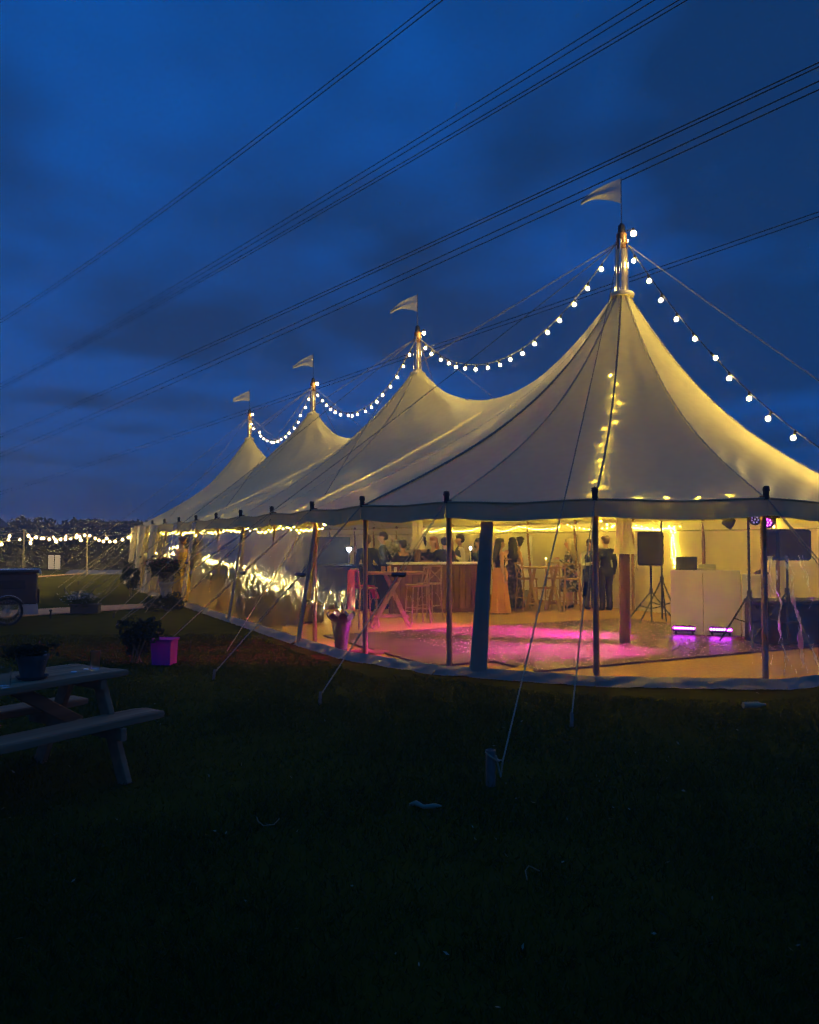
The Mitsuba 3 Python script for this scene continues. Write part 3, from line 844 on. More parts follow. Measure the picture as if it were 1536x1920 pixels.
base = climb(0, 1, 0.0, 0.28)                                # zigzags to both sides of the seam
side = np.cross(base[-1] - base[0], [0, 0, 1.0]); side /= np.linalg.norm(side)
zig = np.array([base[k] + side * 0.10 * (1 if k % 2 else -1) * (0.6 + 0.4 * math.sin(5.0 * k)) for k in range(0, 30)])
loc = (zig - TM[:3, 3]) @ TM[:3, :3]
zig[:, 2] = [roof_z(q[0], q[1]) - 0.048 for q in loc]
fairy(zig, 0.31, 'fairy lights shining through the roof along the seam of the nearest bay', 0.0, 6, weight=1.0, power=0.55, r=0.021)
fairy(climb(0, 33, 0.055, 0.2), 0.10, 'fairy lights added under the right slope of the nearest roof peak for a bright streak', 0.01, 7, power=0.35)  # string added close under the canvas to draw a bright streak
fairy(climb(0, 30, 0.30), 0.16, 'added unseen fairy lights under the back slope of the nearest roof peak', 0.05, 8, power=2.4)  # hidden strings under the peaks, added to light the interior
fairy(climb(0, 4, 0.25), 0.16, 'added unseen fairy lights under the fold between the nearest and second roof peaks', 0.05, 9, power=2.4)
fairy(climb(1, 28, 0.35), 0.16, 'added unseen fairy lights under the back slope of the second roof peak', 0.05, 10, power=2.4)
fairy(climb(1, 7, 0.35), 0.16, 'added unseen fairy lights under the front slope of the second roof peak', 0.05, 11, power=2.4)
for k, nm in ((0, 'nearest and second'), (1, 'second and third'), (2, 'third and farthest')):
    a = (k + 0.5) * STEP - 0.1
    fairy([W([a + 0.06 * n, n, roof_z(a + 0.06 * n, n) - 0.06]) for n in np.linspace(0.5, 4.3, 24)], 0.14, f'fairy lights glowing through the roof in the valley between the {nm} masts', 0.02, 13 + k, weight=0.8, power=0.5, r=0.018)
ev = []
for s in np.linspace(0.15, 0.85, 6):
    p, o = along(0, s); q = p * 0.965; ev.append(W([q[0], q[1], roof_z(q[0], q[1]) - 0.068]))
fairy(ev, 0.36, 'few fairy lights glowing through the roof edge above the desk', 0.01, 12, weight=0.5, power=2.2, r=0.02)

# ------------------------------------------------------------------ flags
def flag(k):
    base = mast[k] + np.array([0, 0, 0.20])
    wob = [0.55, 0.5, 0.3, 0.05][k]
    H, L = 0.42, 0.66
    def fn(U, V):
        top = H * (0.5 - (0.86 if k < 3 else 0.72) * U ** 1.1) + 0.05 * wob * np.sin(4 * U)
        low = H * (-0.5 + (1.0 * wob + 0.25) * U * (1 - U) - (0.05 + 0.2 * (1 - wob) * 0) * U)
        z = low + (top - low) * V
        y = 0.07 * np.sin(6.5 * U + k) * U + 0.03 * np.sin(9 * V + 3 * U) * U
        return -L * U, y, z
    g = grid(fn, np.linspace(0, 1, 26), np.linspace(0, 1, 12))
    hoist = np.array([0.0, 0, 0.62]) + base
    t = thing('pennant_flag', ['largest white pennant, flying left from the nearest mast', 'white pennant with a drooping tip on the second mast', 'white pennant with a curled tip on the third mast', 'smallest white pennant, on the farthest mast'][k], 'flag')
    m = g; m.apply_translation(hoist)
    part(t, 'cloth', m, 'mat_flag', smooth=True)
    part(t, 'staff', tube([base - [0, 0, 0.12], base + [0, 0, 0.86]], 0.007, 6), 'mat_metal', smooth=40)


for k in range(NP): flag(k)

# ------------------------------------------------------------------ overhead power lines
WIRES = [((0.67, 21.57, 16.2), (-27.04, 53.7, 16.2), 'upper wire of the pair crossing the sky at top left'),
    ((0.87, 21.13, 15.9), (-26.88, 53.37, 15.9), 'lower wire of the pair crossing the sky at top left'),
    ((6.28, 21.72, 16.3), (-38.42, 76.49, 16.3), 'first, uppermost wire of the group of four across the upper middle of the sky'),
    ((6.63, 21.72, 16.3), (-39.23, 78.11, 16.3), 'second wire from above of the group of four across the upper middle of the sky'),
    ((6.99, 20.83, 15.7), (-37.62, 74.9, 15.7), 'third wire from above of the group of four across the upper middle of the sky'),
    ((7.2, 20.83, 15.7), (-38.15, 75.97, 15.7), 'lowest wire of the group of four across the upper middle of the sky'),
    ((12.19, 23.95, 15.9), (-55.39, 110.51, 15.9), 'uppermost faint wire of the group of four that passes behind the largest flag'),
    ((12.3, 24.17, 15.9), (-56.83, 113.4, 15.9), 'second faint wire of the group of four that passes behind the largest flag'),
    ((12.15, 23.89, 15.3), (-64.51, 128.8, 15.3), 'third wire of the group of four, passing just behind the largest flag'),
    ((12.38, 24.35, 15.3), (-67.42, 134.64, 15.3), 'lowest wire of the group of four that passes behind the largest flag'),
    ((17.49, 34.58, 15.7), (-119.5, 239.0, 15.7), 'upper wire of the lowest, faintest pair, reaching the right edge beside the mast'),
    ((17.75, 35.1, 15.7), (-126.6, 253.1, 15.7), 'lower wire of the lowest, faintest pair, reaching the right edge beside the mast')]
for i, (p, q, lab) in enumerate(WIRES):
    p, q = np.array(p), np.array(q); d = q - p
    ts = np.linspace(-0.8, 1.25, 40)
    pts = [p + d * t - np.array([0, 0, 1.0]) * (1.4 * t * (1 - t)) for t in ts]
    single('power_line', tube(pts, 0.0145 if i < 6 else 0.021, 6), 'mat_wire', lab, 'power line', smooth=True)

# ------------------------------------------------------------------ background on the left
rs = np.random.default_rng(7)
cs = []
for _ in range(260):
    Y = rs.uniform(85, 125); X = rs.uniform(-95, 22); top = 3.4 + 1.3 * meshkit.noise(np.array([[X * 0.14, 1.5, 0]]))[0] + 1.0 * meshkit.noise(np.array([[X * 0.035, 4.5, 0]]))[0] - 0.024 * (X + 60)
    r = rs.uniform(1.6, 3.0); n = 230
    d = rs.normal(size=(n, 3)); d /= np.linalg.norm(d, axis=1, keepdims=True)
    c = np.array([X, Y, top * 0.45]) + d * np.array([r, r, top * 0.55]) * rs.uniform(0.8, 1.0, (n, 1))
    cs.append(c)
wl = leafcloud(np.vstack(cs), 0.42, rs)
lumps = [ball(1.0, (rs.uniform(-100, 24), rs.uniform(88, 122), 1.4), 1, (rs.uniform(2.5, 4), 2.5, rs.uniform(1.4, 2.2))) for _ in range(150)]
struct('woodland', cat([wl] + lumps), 'mat_woodland', kind='stuff', label='dark line of far trees along the horizon')
X = rs.uniform(-48, 6, 16000); hh = 1.55 + 0.35 * meshkit.noise(np.column_stack([X * 0.5, 0 * X, 0 * X]))
Y = 47.5 + 0.02 * X + rs.uniform(-0.7, 0.7, len(X)); Z = hh * rs.random(len(X)) ** 0.6
hd = leafcloud(np.column_stack([X, Y, Z]), 0.16, rs)
hedge = thing('hedge', 'long dark hedge behind the white panels on the left', 'hedge')
part(hedge, 'foliage', cat(hd, box(54, 0.9, 1.45, (-21, 47.3, 0.72), 0.02)), 'mat_woodland')
bn = thing('far_building', 'pale low roof showing above the far trees at the left edge', 'building')
part(bn, 'wall', box(14, 7, 3.2, (-54, 92, 1.6)), 'mat_barn')
part(bn, 'roof', trimesh.creation.extrude_polygon(Polygon([(-3.9, 0), (3.9, 0), (0, 1.35)]), 15, engine='earcut').apply_transform(np.array([[0, 0, 1, -61.5], [1, 0, 0, 92], [0, 1, 0, 3.21], [0, 0, 0, 1.0]])), 'mat_stone')
wp = thing('panel_board', 'pair of small upright white panels in front of the dark hedge', 'sign board')
for dx in (-0.17, 0.17): part(wp, 'panel', rbox(0.31, 0.04, 0.78, 0.008, (-19.55 + dx * 1.05, 45.2, 0.47)), 'mat_white')
for dx in (-0.30, 0.30): part(wp, 'post', box(0.04, 0.04, 0.5, (-19.55 + dx, 45.24, 0.25)), 'mat_dark')

# cart at the left edge
ct = thing('catering_cart', 'dark glossy box cart with spoked wheel at the left edge, on the sandy path', 'cart')
cx, cy, az = -8.05, 16.95, 0.47
CM = rotm(az, [0, 0, 1]); CM[:3, 3] = [cx, cy, 0]


def C(m):
    m = m.copy(); m.apply_transform(CM); return m


part(ct, 'body', C(rbox(1.9, 1.0, 0.62, 0.035, (-0.62, 0, 0.71))), 'mat_cart')
part(ct, 'side_panel', C(rbox(1.0, 0.02, 0.17, 0.006, (-0.40, -0.508, 0.80))), 'mat_cartpanel')
part(ct, 'lid', C(rbox(1.98, 1.06, 0.07, 0.03, (-0.62, 0, 1.06))), 'mat_cart')
part(ct, 'lid_rail', C(cat(tube([[-1.6, -0.53, 1.105], [0.36, -0.53, 1.105]], 0.011, 8), tube([[0.36, -0.53, 1.105], [0.385, -0.53, 1.05], [0.385, -0.53, 1.0]], 0.011, 8))), 'mat_chrome', smooth=40)
part(ct, 'corner_cap', C(cat(ball(0.022, (0.37, -0.52, 1.02), 2), ball(0.018, (0.36, -0.53, 1.06), 2))), 'mat_chrome', smooth=True)
part(ct, 'lower_trim', C(rbox(0.34, 1.01, 0.20, 0.01, (0.17, 0, 0.295))), 'mat_carttrim')
part(ct, 'tail_board', C(rbox(0.03, 0.9, 0.3, 0.008, (0.352, 0, 0.56))), 'mat_dark')
for sy in (-0.53, 0.53):
    w = part(ct, 'wheel', C(cat([tube([[-0.21 + 0.26 * math.cos(t), sy, 0.27 + 0.26 * math.sin(t)] for t in np.linspace(0, 2 * np.pi, 37)], 0.022, 8, False)])), 'mat_rubber', smooth=40)
    part(w, 'rim', C(tube([[-0.21 + 0.232 * math.cos(t), sy, 0.27 + 0.232 * math.sin(t)] for t in np.linspace(0, 2 * np.pi, 37)], 0.010, 6, False)), 'mat_metal', smooth=40)
    part(w, 'spokes', C(cat([tube([[-0.21 + 0.02 * math.cos(t), sy, 0.27 + 0.02 * math.sin(t)], [-0.21 + 0.23 * math.cos(t + 0.25), sy, 0.27 + 0.23 * math.sin(t + 0.25)]], 0.0025, 4) for t in np.linspace(0, 2 * np.pi, 25)[:-1]] + [tube([[-0.21, sy - 0.03, 0.27], [-0.21, sy + 0.03, 0.27]], 0.025, 10)])), 'mat_chrome', stuff=True)

    def mud(U, V, sy=sy): 
        a = 0.35 + U * (math.pi - 0.55)
        return -0.21 + 0.315 * np.cos(a), sy + 0.05 * V, 0.27 + 0.315 * np.sin(a) + 0.012 * (1 - V ** 2)
    g = grid(mud, np.linspace(0, 1, 24), np.linspace(-1, 1, 7))
    part(ct, 'mudguard', C(g), 'mat_carttrim', smooth=True)
part(ct, 'axle', C(tube([[-0.21, -0.53, 0.27], [-0.21, 0.53, 0.27]], 0.018, 8)), 'mat_metal', smooth=40)

# flower trough on the path edge
tr = thing('flower_planter', 'dark wooden trough of white flowers beside the sandy path', 'planter')
part(tr, 'trough', cat(rbox(0.62, 0.24, 0.20, 0.01, (-7.42, 18.85, 0.115), 0.1), rbox(0.66, 0.28, 0.03, 0.008, (-7.42, 18.85, 0.22), 0.1)), 'mat_planterbox')
rs = np.random.default_rng(12)
c = rs.normal(size=(900, 3)) * [0.17, 0.09, 0.075] + [-7.52, 18.83, 0.33]
part(tr, 'foliage', leafcloud(c, 0.035, rs), 'mat_leaf', stuff=True)
c = rs.normal(size=(420, 3)) * [0.17, 0.09, 0.05] + [-7.54, 18.80, 0.40]
part(tr, 'flowers', leafcloud(c, 0.026, rs), 'mat_petal', stuff=True)
single('marker_peg', cat(lathe([(0, -0.05), (0.018, -0.05), (0.02, 0.13), (0.032, 0.135), (0.03, 0.165), (0, 0.17)], 10, (-7.85, 18.0, 0))), 'mat_dark', 'short dark peg in the grass between the cart and the flower trough', 'peg', smooth=40)

# pedestal with a flower urn beside the entrance
pd = thing('flower_pedestal', 'pale stone pedestal with a large dark flower urn beside the tent entrance', 'flower stand')
px, py = -6.10, 20.6
part(pd, 'pedestal', lathe([(0, 0), (0.20, 0), (0.20, 0.06), (0.16, 0.09), (0.145, 0.52), (0.17, 0.55), (0.20, 0.60), (0.20, 0.64), (0, 0.64)], 8, (px, py, 0)), 'mat_stone')
part(pd, 'urn', lathe([(0, 0.64), (0.11, 0.64), (0.06, 0.69), (0.10, 0.74), (0.22, 0.86), (0.24, 0.90), (0.20, 0.90), (0, 0.84)], 20, (px, py, 0)), 'mat_terracotta', smooth=40)
c = rs.normal(size=(1500, 3)) * [0.19, 0.17, 0.10] + [px - 0.05, py, 1.02]
part(pd, 'foliage', leafcloud(c, 0.045, rs), 'mat_darkleaf', stuff=True)
c = rs.normal(size=(260, 3)) * [0.20, 0.18, 0.07] + [px - 0.06, py - 0.05, 1.13]
part(pd, 'flowers', leafcloud(c, 0.034, rs), 'mat_redpetal', stuff=True)

# plants
def shrub(key_label, at, w, h, count, leaf, mat, seed, stems=5):
    rs = np.random.default_rng(seed)
    t = thing('shrub', key_label, 'shrub')
    blobs = [(rs.normal(size=2) * w * 0.24, rs.uniform(0.16, 0.8) * h, rs.uniform(0.18, 0.32) * w) for _ in range(9)]
    c = []
    for xy, z, r in blobs:
        d = rs.normal(size=(count // 9, 3)); d /= np.linalg.norm(d, axis=1, keepdims=True)
        c.append(np.array([xy[0], xy[1], z]) + d * r * rs.uniform(0.55, 1.05, (count // 9, 1)))
    c = np.vstack(c); c[:, 2] = np.maximum(c[:, 2], 0.04)
    part(t, 'foliage', leafcloud(c + at, leaf, rs), mat, stuff=True)
    part(t, 'stems', cat([tube([np.array([rs.normal() * 0.03, rs.normal() * 0.03, 0]) + at, np.array([b[0][0] * 0.5, b[0][1] * 0.5, b[1] * 0.6]) + at, np.array([b[0][0], b[0][1], b[1]]) + at], 0.012, 5) for b in blobs[:stems]]), 'mat_twig', smooth=True)


shrub('dark bushy plant left of the magenta box', np.array([-3.78, 11.45, 0]), 0.62, 0.72, 1700, 0.045, 'mat_darkleaf', 3)
shrub('dark green plant by the gathered walls at the far tent corner', np.array([-8.35, 24.6, 0]), 0.55, 1.25, 900, 0.06, 'mat_darkleaf', 5)
shrub('low dark plant at the foot of the flower pedestal', np.array([-5.75, 19.6, 0]), 0.7, 0.42, 1300, 0.045, 'mat_darkleaf', 8)
bxt = thing('plastic_box', 'square plastic tub with rim, glowing magenta, on the grass beside the dark bushy plant', 'box')
bm = m3.Manifold.cube([0.285, 0.26, 0.34], True).translate([0, 0, 0.17]) - m3.Manifold.cube([0.265, 0.24, 0.34], True).translate([0, 0, 0.19])
bm = bm.warp(lambda p: (p[0] * (0.90 + 0.3 * p[2]), p[1] * (0.90 + 0.3 * p[2]), p[2])) if False else bm
mm = bm.to_mesh(); bm = trimesh.Trimesh(mm.vert_properties[:, :3], mm.tri_verts)
bm.vertices[:, :2] *= (0.90 + 0.32 * bm.vertices[:, 2:3])
R = rotm(-0.1, [0, 0, 1]); R[:3, 3] = [-3.36, 11.3, 0]
part(bxt, 'lamp', ball(0.03, (-3.36, 11.3, 0.235), 1), 'mat_lamp', smooth=True, emit=np.array([0.8, 0.1, 0.8]) * 20, weight=1.5)
part(bxt, 'lid', rbox(0.27, 0.25, 0.012, 0.003, (-3.36, 11.3, 0.338), 0.12), 'mat_palebox')
part(bxt, 'tub', bm.copy().apply_transform(R), 'mat_palebox')
rim = cat(rbox(0.315, 0.02, 0.03, 0.005, (0, -0.14, 0.335)), rbox(0.315, 0.02, 0.03, 0.005, (0, 0.14, 0.335)), rbox(0.02, 0.26, 0.03, 0.005, (-0.148, 0, 0.335)), rbox(0.02, 0.26, 0.03, 0.005, (0.148, 0, 0.335)))
part(bxt, 'rim', rim.apply_transform(R), 'mat_palebox')

# ------------------------------------------------------------------ picnic table
pt = thing('picnic_table', 'weathered grey wooden picnic table with attached benches in the left foreground', 'picnic table')
U, Vx, O = np.array([0.572, 0.82, 0]), np.array([-0.82, 0.572, 0]), np.array([-1.79, 6.05, 0])


def L3(u, v, z): return O + U * u + Vx * v + np.array([0, 0, z])


def slab(u0, u1, v0, v1, z, th, seed):
    """a plank with rounded, slightly uneven edges and end"""
    rs = np.random.default_rng(seed); K = 24
    us = np.linspace(u0, u1, K); prof = [(0.02, -1), (0.0, -0.7), (0.0, 0.6), (0.035, 1), (0.5, 1), (0.965, 1), (1.0, 0.6), (1.0, -0.7), (0.98, -1), (0.5, -1)]
    pts = []
    for k, u in enumerate(us):
        e = max(0.0, 1 - min(u - u0, u1 - u) / 0.05)
        j = 0.006 * meshkit.fbm(np.array([[u * 3, seed, 0]]), 3)[0]
        for a, b in prof:
            v = v0 + (v1 - v0) * (0.5 + (a - 0.5) * (1 - 0.10 * e)) + j
            pts.append(L3(u, v, z + th * 0.5 * b * (1 - 0.25 * e) - th / 2 + 0.004 * math.sin(3 * u + seed)))
    n = len(prof); f = []
    for k in range(K - 1):
        for a in range(n):
            b = (a + 1) % n; f += [[k * n + a, k * n + b, (k + 1) * n + b], [k * n + a, (k + 1) * n + b, (k + 1) * n + a]]
    for a in range(1, n - 1): f += [[0, a + 1, a], [(K - 1) * n, (K - 1) * n + a, (K - 1) * n + a + 1]]
    m = trimesh.Trimesh(pts, f, process=False); m.fix_normals(); return m


TU = (-0.16, -1.55)
for k, v in enumerate(np.linspace(0.20, 0.84, 5)[:-1]): part(pt, 'table_plank', slab(TU[1], TU[0] - 0.012 * (k % 2), v + 0.004, v + 0.156, 0.75, 0.045, 3 + k), 'mat_oldwood', smooth=35)
part(pt, 'stretcher', beam(L3(-0.34, 0.56, 0.33), L3(-1.36, 0.56, 0.33), 0.05, 0.07), 'mat_oldwood')
part(pt, 'bench_seat', slab(-1.9, 0.0, -0.01, 0.24, 0.45, 0.055, 21), 'mat_oldwood', smooth=35)
part(pt, 'bench_seat', slab(-1.9, -0.02, 0.90, 1.13, 0.45, 0.055, 22), 'mat_oldwood', smooth=35)
for u in (-0.31, -1.38):
    part(pt, 'leg', beam(L3(u, 0.03, -0.02), L3(u, 0.36, 0.70), 0.045, 0.11, Vx), 'mat_oldwood')
    part(pt, 'leg', beam(L3(u, 1.10, -0.02), L3(u, 0.70, 0.70), 0.045, 0.11, Vx), 'mat_oldwood')
    part(pt, 'cross_beam', beam(L3(u - 0.05, -0.02, 0.345), L3(u - 0.05, 1.14, 0.345), 0.045, 0.09), 'mat_oldwood')
    part(pt, 'top_batten', beam(L3(u - 0.05, 0.22, 0.667), L3(u - 0.05, 0.82, 0.667), 0.045, 0.07), 'mat_oldwood')
part(pt, 'brace', beam(L3(-0.34, 0.55, 0.36), L3(-0.85, 0.55, 0.68), 0.05, 0.09), 'mat_oldwood')


def glass(at, label, fill, h=0.14, r=0.036):
    t = thing('drinking_glass', label, 'glass')
    part(t, 'glass', lathe([(0, 0), (r * 0.84, 0), (r, h), (r * 0.93, h), (r * 0.80, 0.012), (0, 0.012)], 28, at), 'mat_glass', smooth=50)
    if fill: part(t, 'dregs', lathe([(0, 0.0135), (r * 0.78, 0.0135), (r * (0.79 + 0.1 * fill / h), fill), (0, fill)], 24, at), 'mat_juice' if fill < 0.02 else 'mat_white', smooth=50)


glass((-2.285, 6.0, 0.7525), 'tall empty glass near the right end of the picnic table', 0)
glass((-2.60, 5.30, 0.7525), 'shorter glass at the left edge of the picnic table', 0, 0.13, 0.04)
pot = thing('plant_pot', 'weathered flower pot with a dark drooping plant on the picnic table', 'plant pot')
pa = (-2.57, 5.62, 0.7525)
part(pot, 'pot', lathe([(0, 0.012), (0.072, 0.012), (0.098, 0.135), (0.106, 0.135), (0.108, 0.165), (0.096, 0.165), (0.092, 0.145), (0, 0.14)], 26, pa), 'mat_terracotta', smooth=40)
part(pot, 'saucer', lathe([(0, 0.0), (0.085, 0.0), (0.105, 0.022), (0.098, 0.022), (0.08, 0.008), (0, 0.008)], 26, pa), 'mat_terracotta', smooth=40)
rs = np.random.default_rng(31)
c = rs.normal(size=(420, 3)) * [0.065, 0.06, 0.022] + np.array(pa) + [-0.03, 0, 0.19]
part(pot, 'foliage', leafcloud(c, 0.024, rs), 'mat_darkleaf', stuff=True)
part(pot, 'label_stick', beam(np.array(pa) + [0.075, -0.02, 0.10], np.array(pa) + [0.105, -0.03, 0.19], 0.018, 0.003, (0, 1, 0)), 'mat_white')
for (x, y, r, lab) in ((-2.40, 5.90, 0.022, 'small pale disc on the picnic table, left of the tall glass'), (-2.36, 6.02, 0.018, 'smaller pale disc on the picnic table, just beside the tall glass')):
    single('metal_disc', lathe([(0, 0), (r, 0), (r * 1.05, 0.003), (r * 0.9, 0.007), (0, 0.008)], 18, (x, y, 0.7525)), 'mat_chrome', lab, 'disc', smooth=40)

# ------------------------------------------------------------------ litter and twigs in the grass
def bent(pts, r): return tube(np.asarray(pts, float), r, 6)


single('litter_scrap', cat(bent([[0.0, 5.27, 0.02], [0.04, 5.25, 0.035], [0.09, 5.22, 0.02], [0.16, 5.22, 0.028], [0.2, 5.23, 0.022]], [0.008, 0.018, 0.013, 0.016, 0.006])), 'mat_litter', 'bent whitish scrap lying in the middle of the foreground grass', 'litter', smooth=True)
single('plastic_bottle', cat(tube([[3.36, 8.32, 0.035], [3.52, 8.34, 0.035], [3.56, 8.345, 0.035], [3.60, 8.35, 0.035]], [0.032, 0.032, 0.014, 0.013], 12)), 'mat_litter', 'small pale bottle lying in the grass in front of the right clear wall', 'bottle', smooth=40)
single('twig', bent([[-0.92, 5.0, 0.03], [-0.90, 4.93, 0.03], [-0.86, 4.88, 0.02], [-0.80, 4.90, 0.02], [-0.78, 4.97, 0.03]], 0.0035), 'mat_twig', 'curled pale stalk in the grass left of centre', 'twig', smooth=True)
single('twig', bent([[0.66, 4.22, 0.02], [0.61, 4.25, 0.035], [0.585, 4.20, 0.03], [0.585, 4.14, 0.01]], 0.0035), 'mat_twig', 'hooked pale stalk in the grass right of centre, nearest the viewer', 'twig', smooth=True)
rs = np.random.default_rng(9)
fx, fy = rs.uniform(-1, 1, 90), rs.uniform(2.6, 9.0, 90)
c = np.column_stack([fx * 0.55 * fy, fy, rs.uniform(0.012, 0.05, 90)])
struct('fallen_petals', leafcloud(c, 0.014, rs), 'mat_litter', kind='stuff', label='pale petals and dry bits scattered through the grass')

# ------------------------------------------------------------------ dance floor, desk, speakers
df = thing('dance_floor', 'dark polished dance floor of wood panels lit pink', 'dance floor')
i = 0
for ka, a in enumerate(np.arange(-1.7, 3.1, 0.98)):
    for kn, n in enumerate(np.arange(-2.9, 3.0, 0.98)):
        if SHP.contains(Polygon([(a, n), (a + 0.98, n), (a + 0.98, n + 0.98), (a, n + 0.98)])):
            part(df, 'panel', tl(rbox(0.974, 0.974, 0.026, 0.003, (a + 0.49, n + 0.49, 0.032))), f'mat_dancewood_{(ka * 2 + kn * 3) % 3}')
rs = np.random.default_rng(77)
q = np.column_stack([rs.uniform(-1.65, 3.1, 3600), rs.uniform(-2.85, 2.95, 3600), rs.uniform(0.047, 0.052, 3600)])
pet = leafcloud(q, 0.026, rs); pet.vertices[:, 2] = np.clip(0.047 + (pet.vertices[:, 2] - 0.047) * 0.35, 0.0465, 0.07)  # flakes laid in place of sparkling lamp reflections on the floor
struct('glint_flakes', tl(pet), 'mat_glint_flake', kind='stuff', label='pink flakes standing in for light glints over the dance floor')

dj = thing('music_desk', 'white boxy music desk with two front panels standing on the dance floor', 'desk')
b0, b1 = np.array([4.62, 14.55]), np.array([5.68, 14.10])
dv = (b1 - b0) / np.linalg.norm(b1 - b0); dn = np.array([-dv[1], dv[0]]); DA = math.atan2(dv[1], dv[0]); FZ = 0.046


def D(u, v, z): return np.array([*(b0 + dv * u + dn * v), z])


part(dj, 'front_panel', rbox(0.535, 0.03, 1.12, 0.004, D(0.27, 0, FZ + 0.56), DA), 'mat_whitebox')
part(dj, 'front_panel', rbox(0.60, 0.03, 1.12, 0.004, D(0.845, 0, FZ + 0.56), DA), 'mat_whitebox')
part(dj, 'side_panel', rbox(0.03, 0.50, 1.11, 0.004, D(0.02, 0.27, FZ + 0.555), DA), 'mat_whitebox')
part(dj, 'side_panel', rbox(0.03, 0.50, 1.11, 0.004, D(1.13, 0.27, FZ + 0.555), DA), 'mat_whitebox')
part(dj, 'desk_top', rbox(1.14, 0.52, 0.03, 0.004, D(0.575, 0.27, FZ + 1.10), DA), 'mat_whitebox')
pl = thing('white_plinth', 'narrow white plinth in shade to the right of the music desk', 'plinth')
part(pl, 'box', rbox(0.46, 0.40, 1.06, 0.006, D(1.40, 0.16, FZ + 0.53), DA), 'mat_whitebox')
single('cloth_bundle', hullchain([[(5.98, 14.18, 1.125, 0.03), (6.06, 14.16, 1.15, 0.045), (6.15, 14.14, 1.12, 0.03)]], 0.03, 3), 'mat_dark', 'small dark bundle lying on the white plinth', 'cloth', smooth=True)
lt = thing('laptop', 'open dark laptop on the music desk, seen from behind', 'laptop')
part(lt, 'screen', rbox(0.36, 0.012, 0.24, 0.004, (0, 0, 0)).apply_transform(rotm(-0.22, [1, 0, 0])).apply_transform(rotm(DA, [0, 0, 1])).apply_translation(D(0.26, 0.14, FZ + 1.235)), 'mat_screen')
part(lt, 'base', rbox(0.36, 0.24, 0.016, 0.004, D(0.26, 0.27, FZ + 1.124), DA), 'mat_laptop')
mx = thing('mixing_deck', 'silver sloping deck on the music desk beside the laptop', 'mixer')
part(mx, 'case', rbox(0.30, 0.26, 0.05, 0.008, (0, 0, 0)).apply_transform(rotm(0.25, [1, 0, 0])).apply_transform(rotm(DA, [0, 0, 1])).apply_translation(D(0.60, 0.22, FZ + 1.165)), 'mat_laptop')
part(mx, 'foot', rbox(0.26, 0.20, 0.03, 0.004, D(0.60, 0.24, FZ + 1.13), DA), 'mat_dark')
PURPLE = np.array([0.62, 0.03, 1.0])
for u, lab in ((0.23, 'left purple light bar at the foot of the music desk'), (0.83, 'right purple light bar at the foot of the music desk')):
    t = thing('light_bar', lab, 'lamp')
    part(t, 'housing', rbox(0.37, 0.06, 0.10, 0.006, D(u, -0.10, FZ + 0.105), DA), 'mat_dark')
    part(t, 'lens', cat([tube([D(u + q, -0.131, FZ + 0.115), D(u + q, -0.139, FZ + 0.115)], 0.021, 10) for q in np.linspace(-0.155, 0.155, 8)]), 'mat_lamp', stuff=True, emit=PURPLE * 60, weight=1)
    for q in (-0.14, 0.14): part(t, 'foot', box(0.03, 0.08, 0.055, D(u + q, -0.10, FZ + 0.028), DA), 'mat_dark')


def tripod(t, at, h, spread, hub=0.72, mat='mat_dark', rot=0.3, foot=0.02):
    at = np.asarray(at, float)
    part(t, 'pole', tube([at + [0, 0, 0.10], at + [0, 0, h]], 0.019, 10), mat, smooth=40)
    part(t, 'collar', lathe([(0.0, hub - 0.05), (0.034, hub - 0.05), (0.036, hub + 0.05), (0.0, hub + 0.05)], 12, at), mat, smooth=40)
    for k in range(3):
        a = rot + k * 2 * math.pi / 3; f = at + [spread * math.cos(a), spread * math.sin(a), foot]
        part(t, 'leg', tube([at + [0, 0, hub], f], 0.014, 8), mat, smooth=40)
        part(t, 'brace', tube([at + [0, 0, hub * 0.42], at * 0.52 + f * 0.48 + [0, 0, hub * 0.48]], 0.010, 6), mat, smooth=40)


s1 = np.array([4.98, 16.95, 0.02])
t = thing('speaker_stand', 'black tripod speaker stand left of the music desk', 'speaker stand'); tripod(t, s1, 1.15, 0.52, 0.62, rot=0.25)
sp = thing('loudspeaker', 'dark loudspeaker on a tripod left of the music desk', 'loudspeaker')


def speaker(t, c, w, d, h, az, tilt=0):
    part(t, 'cabinet', rbox(w, d, h, 0.035, c, az), 'mat_black')
    f = np.array([math.sin(az), -math.cos(az), 0]) * (d / 2 + 0.008)
    part(t, 'grille', rbox(w * 0.90, 0.016, h * 0.90, 0.006, np.array(c) + f, az), 'mat_grille')


speaker(sp, (4.98, 16.95, 1.52), 0.50, 0.40, 0.70, -0.35)
s2 = np.array([5.02, 16.35, 0.02])
t = thing('lamp_stand', 'thin dark tripod mast just right of the left loudspeaker', 'lamp stand'); tripod(t, s2, 2.06, 0.46, 0.90, rot=1.1)
s3 = np.array([5.86, 12.75, 0.05])
t = thing('speaker_stand', 'black tripod speaker stand behind the crumpled clear wall at the right', 'speaker stand'); tripod(t, s3, 1.42, 0.55, 0.85, rot=0.7)
sp = thing('loudspeaker', 'broad dark loudspeaker behind the crumpled clear wall at the right', 'loudspeaker')
speaker(sp, (5.86, 12.75, 1.62), 0.58, 0.42, 0.48, 0.15)
fc = thing('flight_case', 'large black case under the right loudspeaker', 'case')
part(fc, 'case', rbox(1.25, 0.55, 0.62, 0.02, (6.1, 13.2, 0.37), 0.12), 'mat_black')
part(fc, 'lid', rbox(1.27, 0.57, 0.07, 0.02, (6.1, 13.2, 0.715), 0.12), 'mat_blackgloss')
